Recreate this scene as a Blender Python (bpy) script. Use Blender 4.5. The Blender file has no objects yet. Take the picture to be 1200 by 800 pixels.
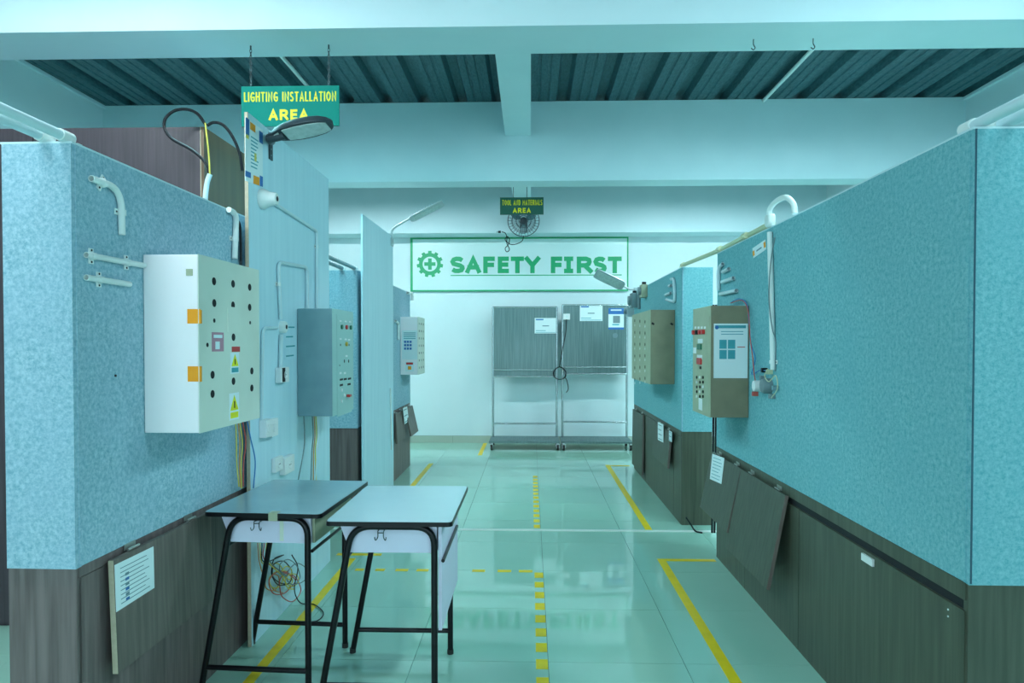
import bpy, bmesh, math, random
from mathutils import Vector, Matrix, Euler
random.seed(7)
PI = math.pi
C = bpy.context.scene.collection
SC = bpy.context.scene

# ------------------------------------------------------------------ camera
FPX = 785.0
PP = (600.0, 417.8)
HC = 1.406
cam_rot = Euler((PI/2 - math.radians(1.007), 0, math.atan(22/785)), 'XYZ')
cd = bpy.data.cameras.new('camera'); cam = bpy.data.objects.new('camera', cd); C.objects.link(cam)
cam.location = (0, 0, HC); cam.rotation_euler = cam_rot
cd.sensor_width = 36; cd.lens = 36*FPX/1200; cd.shift_y = (PP[1]-400)/1200
cd.clip_start = 0.05
SC.camera = cam

# ------------------------------------------------------------------ world, exposure, lamps
w = bpy.data.worlds.new('world'); SC.world = w; w.use_nodes = True
w.node_tree.nodes['Background'].inputs[0].default_value = (0.42, 0.85, 1.0, 1)
w.node_tree.nodes['Background'].inputs[1].default_value = 1.0
SC.view_settings.view_transform = 'Standard'
SC.view_settings.look = 'None'
SC.view_settings.exposure = 0.0
SC.view_settings.gamma = 1.0
SC.view_settings.use_curve_mapping = False
TUBE_COL = (0.60, 0.94, 1.0)
LAMP_C = {0: ((.62,.92,1), (.45,.90,1)), 1: ((.80,.95,1), (.62,.92,1)), 2: ((.38,.93,1), (.60,.93,1)), 3: ((.78,.96,1), (.72,.95,1))}     # tint set per tube for the tone of each side and bay
DAY_COL = (0.72, 0.88, 1.0)
LAMP_W = {0: (14, 7), 1: (30, 20), 2: (23, 28), 3: (32, 31)}
TUBE_E = 8.5
ORD = ('first','second','third','fourth','fifth','sixth','seventh','eighth','ninth','tenth','eleventh','twelfth','thirteenth')
WINDOW_W = 38
# room measures
XL, XR, YB, YF = -4.07, 3.99, 9.6, -5.0
ZB, ZD = 2.94, 3.68          # beam underside, deck

# ------------------------------------------------------------------ helpers
RM = cam_rot.to_matrix()
def ray(px, py):
    return RM @ Vector(((px-PP[0])/FPX, -(py-PP[1])/FPX, -1.0))
def at_y(px, py, y):
    d = ray(px, py); t = y/d.y
    return Vector((0, 0, HC)) + d*t
def at_z(px, py, z):
    d = ray(px, py); t = (z-HC)/d.z
    return Vector((0, 0, HC)) + d*t
def at_x(px, py, x):
    d = ray(px, py); t = x/d.x
    return Vector((0, 0, HC)) + d*t

class Face:
    """vertical face between two ground points; n points to the corridor"""
    def __init__(s, near, far, out):
        s.o = Vector((near[0], near[1], 0)); f = Vector((far[0], far[1], 0))
        s.u = (f-s.o).normalized(); s.L = (f-s.o).length
        s.n = Vector((s.u.y, -s.u.x, 0))
        if s.n.x*out < 0: s.n = -s.n
    def pt(s, a, z, o=0.0):
        return s.o + s.u*a + s.n*o + Vector((0, 0, z))
    def hit(s, px, py, o=0.0):
        d = ray(px, py); p0 = s.o + s.n*o
        t = (p0-Vector((0, 0, HC))).dot(s.n)/d.dot(s.n)
        p = Vector((0, 0, HC)) + d*t
        return (p-p0).dot(s.u), p.z
    def hp(s, px, py, o=0.0):
        a, z = s.hit(px, py, o); return s.pt(a, z, o)
class FaceY(Face):
    """face perpendicular to the corridor looking at the camera, a runs along +x"""
    def __init__(s, y):
        s.o = Vector((0, y, 0)); s.u = Vector((1, 0, 0)); s.n = Vector((0, -1, 0)); s.L = 1

def obj(name, bm, m, parent=None, smooth=False, bevel=0):
    if bevel:
        bmesh.ops.bevel(bm, geom=list(bm.edges), offset=bevel, segments=2, profile=0.6, affect='EDGES', clamp_overlap=True)
    me = bpy.data.meshes.new(name)
    L = Vector((0, 0, 0)); p = parent
    while p is not None: L = L + p.location; p = p.parent
    if parent is not None: bmesh.ops.translate(bm, verts=bm.verts, vec=-L)
    bmesh.ops.recalc_face_normals(bm, faces=bm.faces)
    bm.to_mesh(me); bm.free()
    me.materials.append(m)
    if smooth:
        for p in me.polygons: p.use_smooth = True
        try: me.set_sharp_from_angle(angle=math.radians(40))
        except Exception: pass
    o = bpy.data.objects.new(name, me); C.objects.link(o)
    if parent is not None: o.parent = parent
    return o
def tag(o, label, cat, group=None):
    o['label'] = label; o['category'] = cat
    if group: o['group'] = group
    return o
def thing(name, label, cat, loc, group=None):
    o = bpy.data.objects.new(name, None); C.objects.link(o); o.location = loc
    o.empty_display_size = 0.05
    return tag(o, label, cat, group)
def struct(name, bm, m, parent=None, **k):
    o = obj(name, bm, m, parent, **k)
    if parent is None: o['kind'] = 'structure'
    return o
def BM(): return bmesh.new()
def box(bm, x0, x1, y0, y1, z0, z1):
    return hexa(bm, [Vector(p) for p in ((x0,y0,z0),(x1,y0,z0),(x1,y1,z0),(x0,y1,z0),(x0,y0,z1),(x1,y0,z1),(x1,y1,z1),(x0,y1,z1))])
def hexa(bm, P):
    v = [bm.verts.new(p) for p in P]
    for f in ((0,3,2,1),(4,5,6,7),(0,1,5,4),(1,2,6,5),(2,3,7,6),(3,0,4,7)):
        bm.faces.new([v[i] for i in f])
    return bm
def fbox(bm, F, a0, a1, z0, z1, o0, o1):
    return hexa(bm, [F.pt(a0,z0,o0),F.pt(a1,z0,o0),F.pt(a1,z0,o1),F.pt(a0,z0,o1),
                     F.pt(a0,z1,o0),F.pt(a1,z1,o0),F.pt(a1,z1,o1),F.pt(a0,z1,o1)])
def slab(bm, quad, th):
    """quad of 4 points extruded by th along its normal"""
    q = [Vector(p) for p in quad]
    n = (q[1]-q[0]).cross(q[3]-q[0]).normalized()*th
    return hexa(bm, q+[p+n for p in q])
def prism(bm, pts, ext):
    """polygon (world points) extruded by vector"""
    a = [bm.verts.new(p) for p in pts]; b = [bm.verts.new(Vector(p)+ext) for p in pts]
    bm.faces.new(a); bm.faces.new(b[::-1]); n = len(a)
    for i in range(n): bm.faces.new([a[i], a[(i+1) % n], b[(i+1) % n], b[i]])
    return bm
def fillet(pts, r, n=6):
    pts = [Vector(p) for p in pts]; out = [pts[0]]
    for i in range(1, len(pts)-1):
        a, b, c = pts[i-1], pts[i], pts[i+1]
        d1 = (a-b); d2 = (c-b); rr = min(r, d1.length*.49, d2.length*.49)
        p1 = b+d1.normalized()*rr; p2 = b+d2.normalized()*rr
        for k in range(n+1):
            t = k/n; out.append(p1*(1-t)**2+b*2*t*(1-t)+p2*t*t)
    out.append(pts[-1]); return out
def smooth_path(pts, n=8):
    P = [Vector(p) for p in pts]; P = [P[0]*2-P[1]]+P+[P[-1]*2-P[-2]]; out = []
    for i in range(1, len(P)-2):
        for k in range(n):
            t = k/n
            out.append(.5*((2*P[i])+(-P[i-1]+P[i+1])*t+(2*P[i-1]-5*P[i]+4*P[i+1]-P[i+2])*t*t+(-P[i-1]+3*P[i]-3*P[i+1]+P[i+2])*t**3))
    out.append(P[-2]); return out
def tube(bm, pts, r, seg=10, hollow=False, r_end=None):
    pts = [Vector(p) for p in pts]
    t0 = (pts[1]-pts[0]).normalized()
    up = Vector((0,0,1)) if abs(t0.z) < .9 else Vector((1,0,0))
    nrm = t0.cross(up).normalized(); rings = []
    for i, p in enumerate(pts):
        if i == 0: t = t0
        elif i == len(pts)-1: t = (pts[i]-pts[i-1]).normalized()
        else: t = ((pts[i+1]-p).normalized()+(p-pts[i-1]).normalized()).normalized()
        nrm = (nrm-t*nrm.dot(t)).normalized(); b = t.cross(nrm)
        rr = r if r_end is None else r+(r_end-r)*i/(len(pts)-1)
        rings.append(([bm.verts.new(p+(nrm*math.cos(2*PI*k/seg)+b*math.sin(2*PI*k/seg))*rr) for k in range(seg)], p, t, nrm.copy(), b, rr))
    for A, B in zip(rings, rings[1:]):
        for k in range(seg):
            bm.faces.new([A[0][k], A[0][(k+1)%seg], B[0][(k+1)%seg], B[0][k]])
    for ring, sgn in ((rings[0], 1), (rings[-1], -1)):
        if hollow:
            vs, p, t, nn, b, rr = ring
            inn = [bm.verts.new(p+(nn*math.cos(2*PI*k/seg)+b*math.sin(2*PI*k/seg))*rr*.8) for k in range(seg)]
            dep = [bm.verts.new(p+t*sgn*rr*3+(nn*math.cos(2*PI*k/seg)+b*math.sin(2*PI*k/seg))*rr*.8) for k in range(seg)]
            for k in range(seg):
                bm.faces.new([vs[k], vs[(k+1)%seg], inn[(k+1)%seg], inn[k]])
                bm.faces.new([inn[k], inn[(k+1)%seg], dep[(k+1)%seg], dep[k]])
            bm.faces.new(dep)
        else:
            bm.faces.new(ring[0])
    return bm
def disc(bm, c, n, r, th, seg=16, r2=None):
    n = Vector(n).normalized()
    return tube(bm, [Vector(c), Vector(c)+n*th], r, seg, r_end=r2)
def lathe(bm, c, axis, prof, seg=20):
    """prof: list of (distance along axis, radius)"""
    c = Vector(c); t = Vector(axis).normalized()
    up = Vector((0,0,1)) if abs(t.z) < .9 else Vector((1,0,0))
    a = t.cross(up).normalized(); b = t.cross(a); R = []
    for h, r in prof:
        R.append([bm.verts.new(c+t*h+(a*math.cos(2*PI*k/seg)+b*math.sin(2*PI*k/seg))*max(r,1e-4)) for k in range(seg)])
    for A, B in zip(R, R[1:]):
        for k in range(seg): bm.faces.new([A[k], A[(k+1)%seg], B[(k+1)%seg], B[k]])
    bm.faces.new(R[0]); bm.faces.new(R[-1]); return bm

# ------------------------------------------------------------------ materials
def mat(name, col, rough=.5, metal=0, col2=None, scale=8, detail=4, stretch=(1,1,1), bump=0, bscale=None, spec=.5, emis=None, lo=.35, hi=.65, coat=0):
    m = bpy.data.materials.new(name); m.use_nodes = True
    nt = m.node_tree; N = nt.nodes; b = N['Principled BSDF']
    b.inputs['Base Color'].default_value = (*col, 1); b.inputs['Roughness'].default_value = rough
    b.inputs['Metallic'].default_value = metal; b.inputs['Specular IOR Level'].default_value = spec
    if coat: b.inputs['Coat Weight'].default_value = coat; b.inputs['Coat Roughness'].default_value = .05
    if emis: b.inputs['Emission Color'].default_value = (*emis[0], 1); b.inputs['Emission Strength'].default_value = emis[1]
    if col2 or bump:
        tc = N.new('ShaderNodeTexCoord'); mp = N.new('ShaderNodeMapping'); mp.inputs['Scale'].default_value = stretch
        nt.links.new(tc.outputs['Object'], mp.inputs[0])
    if col2:
        no = N.new('ShaderNodeTexNoise'); no.inputs['Scale'].default_value = scale; no.inputs['Detail'].default_value = detail
        nt.links.new(mp.outputs[0], no.inputs[0])
        cr = N.new('ShaderNodeValToRGB'); cr.color_ramp.elements[0].position = lo; cr.color_ramp.elements[1].position = hi
        cr.color_ramp.elements[0].color = (*col, 1); cr.color_ramp.elements[1].color = (*col2, 1)
        nt.links.new(no.outputs[0], cr.inputs[0]); nt.links.new(cr.outputs[0], b.inputs['Base Color'])
    if bump:
        n2 = N.new('ShaderNodeTexNoise'); n2.inputs['Scale'].default_value = bscale or scale; n2.inputs['Detail'].default_value = 4
        nt.links.new(mp.outputs[0], n2.inputs[0])
        bp = N.new('ShaderNodeBump'); bp.inputs['Strength'].default_value = bump; bp.inputs['Distance'].default_value = .01
        nt.links.new(n2.outputs[0], bp.inputs['Height']); nt.links.new(bp.outputs[0], b.inputs['Normal'])
    return m
def felt_mat(name, c1, c2, c3):
    m = mat(name, c1, .95, bump=.10, bscale=260, spec=.1)
    nt = m.node_tree; N = nt.nodes; b = N['Principled BSDF']
    tc = N.new('ShaderNodeTexCoord')
    n1 = N.new('ShaderNodeTexNoise'); n1.inputs['Scale'].default_value = 70; n1.inputs['Detail'].default_value = 8; n1.inputs['Roughness'].default_value = .8
    n2 = N.new('ShaderNodeTexNoise'); n2.inputs['Scale'].default_value = 5; n2.inputs['Detail'].default_value = 3
    for n in (n1, n2): nt.links.new(tc.outputs['Object'], n.inputs[0])
    cr = N.new('ShaderNodeValToRGB'); E = cr.color_ramp.elements
    E[0].position = .37; E[0].color = (*c1, 1); E[1].position = .63; E[1].color = (*c2, 1)
    nt.links.new(n1.outputs[0], cr.inputs[0])
    mx = N.new('ShaderNodeMix'); mx.data_type = 'RGBA'; mx.inputs['B'].default_value = (*c3, 1)
    mr = N.new('ShaderNodeMapRange'); mr.inputs['From Min'].default_value = .4; mr.inputs['From Max'].default_value = .8; mr.inputs['To Max'].default_value = .5
    nt.links.new(n2.outputs[0], mr.inputs[0]); nt.links.new(mr.outputs[0], mx.inputs['Factor'])
    nt.links.new(cr.outputs[0], mx.inputs['A']); nt.links.new(mx.outputs['Result'], b.inputs['Base Color'])
    return m
M = {}
M['wall'] = mat('wall_plaster', (.68,.82,.85), .8, col2=(.72,.85,.88), scale=1.5, bump=.06, bscale=25)
M['beam'] = mat('beam_plaster', (.60,.79,.83), .85, col2=(.65,.83,.87), scale=2, bump=.12, bscale=12)
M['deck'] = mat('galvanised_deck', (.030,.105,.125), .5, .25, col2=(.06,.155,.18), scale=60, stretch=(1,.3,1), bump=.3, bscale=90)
M['dark'] = mat('dark_void', (.01,.015,.018), .9)
M['felt'] = felt_mat('felt_blue_grey', (.19,.40,.50), (.49,.67,.75), (.35,.54,.67))
M['felt_in_teal_light'] = felt_mat('felt_grey_in_teal_light', (.10,.36,.41), (.29,.57,.61), (.17,.44,.50))  # same felt, with the right side's tealer light put into the colour
M['wood'] = mat('laminate_wood', (.115,.085,.082), .45, col2=(.215,.165,.16), scale=3.5, stretch=(14,14,.7), lo=.3, hi=.7, bump=.05, bscale=8)
M['wood_in_dim_light'] = mat('laminate_wood_in_dim_light', (.050,.060,.040), .45, col2=(.088,.102,.072), scale=3.5, stretch=(14,14,.7), lo=.3, hi=.7)  # same laminate; weaker light on the right is painted into the base colour
M['wood_grey'] = mat('laminate_wood_grey', (.12,.095,.082), .45, col2=(.20,.165,.145), scale=3.5, stretch=(14,14,.7), lo=.3, hi=.7)
M['wood_edge'] = mat('board_edge', (.46,.40,.29), .6, col2=(.52,.46,.34), scale=60)
M['dark_wood'] = mat('dark_laminate', (.035,.026,.034), .5, col2=(.065,.050,.062), scale=4, stretch=(18,18,.6), lo=.3, hi=.7)
M['brown_wood'] = mat('brown_laminate', (.115,.062,.030), .5, col2=(.16,.09,.045), scale=3, stretch=(6,6,.6), lo=.3, hi=.7)
M['board'] = mat('painted_plywood', (.52,.76,.86), .5, col2=(.60,.83,.92), scale=2.5, stretch=(8,8,.5), lo=.3, hi=.7)
M['tile'] = mat('polished_tile', (.36,.64,.52), .04, col2=(.40,.68,.56), scale=1.2, spec=.75)
M['grout'] = mat('grout', (.10,.15,.13), .8)
M['skirt'] = mat('skirting_tile', (.42,.50,.42), .15)
M['tape'] = mat('yellow_tape', (.95,.68,.0), .45, col2=(.82,.60,.01), scale=12, lo=.4, hi=.8)
M['strip'] = mat('pale_strip', (.72,.82,.76), .35)
M['box_white'] = mat('box_white_paint', (.97,.92,.94), .45, col2=(.92,.86,.87), scale=3, lo=.55, hi=.75)
M['box_front'] = mat('box_cream_paint', (.72,.78,.68), .45, col2=(.66,.71,.61), scale=3, lo=.5, hi=.7)
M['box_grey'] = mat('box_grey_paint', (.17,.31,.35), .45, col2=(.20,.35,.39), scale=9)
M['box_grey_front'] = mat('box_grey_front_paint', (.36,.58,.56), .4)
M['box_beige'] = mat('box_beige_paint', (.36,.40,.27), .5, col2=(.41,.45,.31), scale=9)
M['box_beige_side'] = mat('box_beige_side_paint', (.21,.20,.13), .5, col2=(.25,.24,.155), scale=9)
M['hole'] = mat('black_hole', (.006,.006,.008), .7)
M['pvc'] = mat('pvc_white', (.80,.88,.86), .35)
M['pvc_blue'] = mat('pvc_pale', (.62,.78,.82), .35)
M['pvc_cream'] = mat('pvc_cream', (.60,.64,.42), .4)
M['cable'] = mat('black_cable', (.006,.009,.013), .5, spec=.25)
M['steel_black'] = mat('black_steel', (.004,.004,.006), .28, spec=.3)
M['desk_top'] = mat('desk_laminate', (.40,.58,.64), .2, col2=(.44,.62,.68), scale=2)
M['desk_top_grey'] = mat('desk_laminate_grey', (.30,.47,.54), .16, col2=(.36,.54,.60), scale=3)
M['desk_white'] = mat('desk_white', (.74,.74,.90), .5)
M['stainless'] = mat('stainless', (.50,.56,.58), .25, .9)
M['sheet'] = mat('brushed_sheet', (.10,.17,.17), .38, .7, col2=(.18,.26,.26), scale=4, stretch=(40,1,.5), lo=.35, hi=.65)
M['paper'] = mat('paper', (.78,.90,.92), .7)
M['print'] = mat('dark_print', (.16,.28,.32), .8)
M['print_blue'] = mat('blue_print', (.03,.16,.45), .7)
M['print_teal'] = mat('teal_print', (.06,.36,.42), .7)
M['green'] = mat('sign_green', (.0,.36,.14), .5)
M['banner'] = mat('banner_sheet', (.58,.78,.78), .4, col2=(.62,.81,.81), scale=1.2)
M['sign'] = mat('sign_teal_green', (.0,.24,.19), .6, spec=.15)
M['sign_dark'] = mat('sign_dark_green', (.003,.10,.07), .45)
M['yellow'] = mat('letter_yellow', (.85,.80,.0), .5)
M['orange'] = mat('orange_tape', (1.0,.36,.0), .5)
M['red'] = mat('red_plastic', (.60,.03,.03), .35)
M['pink'] = mat('pink_label', (.50,.25,.32), .6)
M['green_btn'] = mat('green_button', (.01,.16,.09), .35)
M['amber'] = mat('amber_button', (.55,.38,.04), .35)
M['white'] = mat('white_plastic', (.82,.86,.86), .35)
M['chain'] = mat('chain_metal', (.07,.10,.11), .5, .6)
M['lamp_dark'] = mat('lamp_dark_metal', (.028,.05,.062), .4, .3)
M['lamp_glass'] = mat('lamp_glass', (.42,.54,.52), .25, col2=(.52,.64,.62), scale=40)
M['lamp_light'] = mat('lamp_grey_metal', (.42,.52,.54), .4, .2)
M['fan'] = mat('fan_dark', (.02,.035,.045), .5)
M['fan_wire'] = mat('fan_wire', (.06,.10,.12), .4, .4)
M['blade'] = mat('fan_blade', (.08,.20,.22), .4)
M['wire_red'] = mat('wire_red', (.55,.10,.08), .5)
M['wire_blue'] = mat('wire_blue', (.02,.20,.50), .5)
M['wire_yellow'] = mat('wire_yellow', (.70,.60,.10), .5)
M['wire_orange'] = mat('wire_orange', (.60,.30,.10), .5)
M['wire_grey'] = mat('wire_grey', (.18,.26,.28), .5)
M['wire_white'] = mat('wire_white', (.7,.8,.8), .5)
M['brass'] = mat('hinge_metal', (.5,.52,.48), .35, .8)
M['tube_glow'] = mat('tube_glow', (.9,.95,1), .5, emis=(TUBE_COL, 4.0))
M['seam'] = mat('dark_seam', (.03,.10,.14), .8)
M['glass'] = mat('window_glass', (.9,.95,1), .05)
M['glass'].node_tree.nodes['Principled BSDF'].inputs['Transmission Weight'].default_value = 1
M['rubber'] = mat('rubber', (.02,.02,.02), .6)

# ------------------------------------------------------------------ setting: shell
b = BM(); box(b, XL-.2, XR+.2, YF-.2, YB+.2, -.15, -.012)
floor = struct('floor', b, M['grout'])
TX, TY = .078, 2.95
b = BM(); box(b, XL, XR, YF, TY-.6*5, -.012, 0); s = struct('rear_floor', b, M['tile'], floor)
tile_me = None
def clip_tile(x0, x1, y0, y1):
    return max(x0, XL+.002), min(x1, XR-.002), y0, min(y1, YB-.002)
for i in range(-7, 7):
    for j in range(-5, 12):
        x0 = TX+.6*i; y0 = TY+.6*j
        X0, X1, Y0, Y1 = clip_tile(x0+.0012, x0+.5988, y0+.0012, y0+.5988)
        if X1-X0 < .02 or Y1-Y0 < .02: continue
        full = (X1-X0 > .597 and Y1-Y0 > .597)
        if full and tile_me is not None:
            o = bpy.data.objects.new('tile', tile_me); C.objects.link(o); o.parent = floor
            o.location = (X0, Y0, 0)
        else:
            b = BM(); box(b, 0, X1-X0, 0, Y1-Y0, -.012, 0)
            o = obj('tile', b, M['tile']); o.parent = floor; o.location = (X0, Y0, 0)
            if full: tile_me = o.data
# pale joint strip across the floor
b = BM(); box(b, XL, XR, 5.04, 5.085, 0, .004); struct('trim_1', b, M['strip'])
# walls
b = BM(); box(b, XL-.15, XR+.15, YB, YB+.15, 0, ZD+.2); struct('wall_back', b, M['wall'])
b = BM(); box(b, XL-.15, XL, YF, YB, 0, ZD+.2); struct('wall_left', b, M['wall'])
b = BM(); box(b, XR, XR+.15, YF, YB, 0, ZD+.2); struct('wall_right', b, M['wall'])
# front wall behind the camera with four windows
WZ0, WZ1 = .95, 2.45
wins = [(-3.6,-2.1), (-1.75,-.25), (.25,1.75), (2.1,3.6)]
b = BM(); box(b, XL-.15, XR+.15, YF-.15, YF, 0, WZ0); box(b, XL-.15, XR+.15, YF-.15, YF, WZ1, ZD+.2)
xs = [XL-.15]+[v for w_ in wins for v in w_]+[XR+.15]
for k in range(0, len(xs), 2): box(b, xs[k], xs[k+1], YF-.15, YF, WZ0, WZ1)
struct('wall_front', b, M['wall'])
for k, (x0, x1) in enumerate(wins):
    b = BM()
    for (a0, a1, c0, c1) in ((x0,x1,WZ0,WZ0+.05),(x0,x1,WZ1-.05,WZ1),(x0,x0+.05,WZ0,WZ1),(x1-.05,x1,WZ0,WZ1),((x0+x1)/2-.02,(x0+x1)/2+.02,WZ0,WZ1)):
        box(b, a0, a1, YF-.1, YF-.04, c0, c1)
    wf = struct('window_%d' % (k+1), b, M['white'])
    ld = bpy.data.lights.new('daylight', 'AREA'); ld.shape = 'RECTANGLE'; ld.size = x1-x0; ld.size_y = WZ1-WZ0
    ld.energy = WINDOW_W; ld.color = DAY_COL
    lo = bpy.data.objects.new('daylight', ld); C.objects.link(lo)
    lo.location = ((x0+x1)/2, YF-.02, (WZ0+WZ1)/2); lo.rotation_euler = (PI/2, 0, 0)   # faces +y
# ceiling slab, deck, beams
b = BM(); box(b, XL-.15, XR+.15, YF, YB, ZD+.09, ZD+.2)
ceil = struct('ceiling', b, M['dark'])
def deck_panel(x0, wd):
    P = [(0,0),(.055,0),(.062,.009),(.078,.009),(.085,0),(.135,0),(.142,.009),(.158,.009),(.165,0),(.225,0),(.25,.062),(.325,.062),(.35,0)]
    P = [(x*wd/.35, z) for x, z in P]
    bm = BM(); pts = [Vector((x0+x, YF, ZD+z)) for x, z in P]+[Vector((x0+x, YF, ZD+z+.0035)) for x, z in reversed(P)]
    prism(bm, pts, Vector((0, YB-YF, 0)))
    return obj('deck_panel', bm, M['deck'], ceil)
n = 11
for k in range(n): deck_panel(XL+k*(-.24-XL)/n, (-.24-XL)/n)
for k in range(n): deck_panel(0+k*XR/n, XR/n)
def beam(nm, y0, y1, z0=ZB):
    bm = BM(); box(bm, XL, XR, y0, y1, z0, ZD-.002)
    return struct(nm, bm, M['beam'])
beam('trim_2', 3.25, 3.56); beam('trim_3', 6.3, 6.54); beam('trim_4', 9.2, 9.6); beam('trim_5', .1, .41); beam('trim_6', -2.9, -2.6)
for k, (y0, y1) in enumerate(((.41,3.25),(3.56,6.3),(6.54,9.2),(-2.6,.1))):
    bm = BM(); box(bm, -.24, 0, y0, y1, 3.36, ZD-.002); struct('trim_%d' % (7+k), bm, M['beam'])
# narrow edge trims where the deck meets the side walls
b = BM(); box(b, XR-.03, XR, .41, 9.2, ZD-.03, ZD-.004); struct('trim_11', b, M['pvc_blue'])
b = BM(); box(b, XL, XL+.03, .41, 9.2, ZD-.03, ZD-.004); struct('trim_12', b, M['pvc_blue'])
# skirting
b = BM(); box(b, XL, XR, YB-.006, YB, 0, .1); sk = struct('baseboard_back', b, M['grout'])
for i in range(-7, 7):
    x0, x1 = max(TX+.6*i+.0015, XL+.002), min(TX+.6*i+.5985, XR-.002)
    b = BM(); box(b, x0, x1, YB-.014, YB-.004, 0, .098); obj('tile', b, M['skirt'], sk)

# ------------------------------------------------------------------ fluorescent lamps under the deck, one pair per bay
def lamp(x, y, z, p, col, label):
    t = thing('batten_lamp', label, 'ceiling lamp', (x, y, z), 'batten lamps under the deck')
    b = BM(); box(b, x-.62, x+.62, y-.05, y+.05, z+.03, z+.075); obj('housing', b, M['white'], t)
    b = BM(); prism(b, [Vector((x-.62,y-.10,z-.0)),Vector((x-.62,y-.05,z+.035)),Vector((x-.62,y+.05,z+.035)),Vector((x-.62,y+.10,z-.0)),Vector((x-.62,y+.10,z+.004)),Vector((x-.62,y+.05,z+.04)),Vector((x-.62,y-.05,z+.04)),Vector((x-.62,y-.10,z+.004))], Vector((1.24,0,0)))
    obj('reflector', b, M['white'], t)
    b = BM(); tube(b, [(x-.58,y,z+.010),(x+.58,y,z+.010)], .013, 12); o_ = obj('tube', b, mat('tube_glow', (.9,.95,1), .5, emis=(col, p*TUBE_E)), t, smooth=True)
    for sx in (-.4, .4):
        b = BM(); tube(b, [(x+sx,y,z+.07),(x+sx,y,ZD+.01)], .004, 6); obj('hanger', b, M['chain'], t)
    ld = bpy.data.lights.new('tube_light', 'AREA'); ld.shape = 'RECTANGLE'; ld.size = 1.16; ld.size_y = .12; ld.energy = p; ld.color = col
    lo = bpy.data.objects.new('tube_light', ld); C.objects.link(lo); lo.parent = t; lo.location = (0, 0, -.006)
bays = [(-1.4, 0, 'bay behind the camera'), (1.7, 1, 'bay nearest the camera'), (3.85, 2, 'bay beyond the first crossbeam'), (7.35, 3, 'bay in front of the back wall')]
for y, k, nm in bays:
    for x, sd in ((-1.95, 'left'), (2.15, 'right')):
        lamp(x, y, 3.31, LAMP_W[k][sd == 'right'], LAMP_C[k][sd == 'right'], 'white batten lamp, %s half of the %s' % (sd, nm))

# ------------------------------------------------------------------ partitions
ZFELT, ZTOP = .735, 2.01
def partition(label, near, far, t, out, fm='felt', wm='wood'):
    F = Face(near, far, out)
    T = thing('training_partition', label, 'partition', F.pt(0, 0, 0))
    b = BM(); fbox(b, F, .012, F.L-.012, 0, ZTOP-.006, -t+.012, -.014); obj('core', b, M['wood'], T)
    for o0, o1 in ((-.014, 0), (-t, -t+.014)):
        b = BM(); fbox(b, F, 0.0, F.L, ZFELT, ZTOP-.004, o0+(.0 if o0 > -.1 else 0), o1); obj('felt_panel', b, M[fm], T)
    for a0, a1 in ((-.014, 0.012), (F.L-.012, F.L+.014)):
        b = BM(); fbox(b, F, a0, a1, ZFELT-.004, ZTOP-.004, -t+.004, -.004); obj('felt_panel', b, M[fm], T)
        b = BM(); fbox(b, F, a0+.006 if a0 < 0 else a0, a1 if a0 < 0 else a1-.006, 0, ZFELT-.004, -t+.004, -.006); obj('wood_panel', b, M[wm], T)
    b = BM(); fbox(b, F, -.014, F.L+.014, ZTOP-.004, ZTOP+.002, -t, 0.0); obj('top_strip', b, M['pvc_blue'], T)
    return T, F
def wood_run(T, F, a0, a1, z0, z1, o=-.004, m=None, name='wood_panel', th=.012):
    b = BM(); fbox(b, F, a0+.001, a1-.001, z0, z1, o-th, o); return obj(name, b, m or (M['wood_in_dim_light'] if T in (R1, R2) else M['wood']), T)
L1, FL1 = partition('felt and wood partition in the left foreground with white box mounted on it', (-1.364,1.98), (-1.325,4.3), .222, 1)
L2, FL2 = partition('farther felt and wood partition on the left behind the second tall board', (-1.40,5.39), (-1.405,7.77), .24, 1)
R1, FR1 = partition('long felt and wood partition in the right foreground with hanging fold-down boards', (1.228,1.92), (1.232,4.47), .24, -1, 'felt_in_teal_light', 'wood_in_dim_light')
R2, FR2 = partition('farther felt and wood partition on the right with beige box near its end', (1.173,5.25), (1.177,7.67), .24, -1, 'felt_in_teal_light', 'wood_in_dim_light')
# thin corner strips along the near upright edges
for T, F in ((L1, FL1), (R1, FR1), (L2, FL2), (R2, FR2)):
    b = BM(); fbox(b, F, -.0155, .0, ZFELT, ZTOP-.004, -.0105 if T == R1 else -.0075, -.0055 if T == R1 else -.0035); obj('corner_seam', b, M['seam'] if T == R1 else M['felt'], T)

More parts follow.
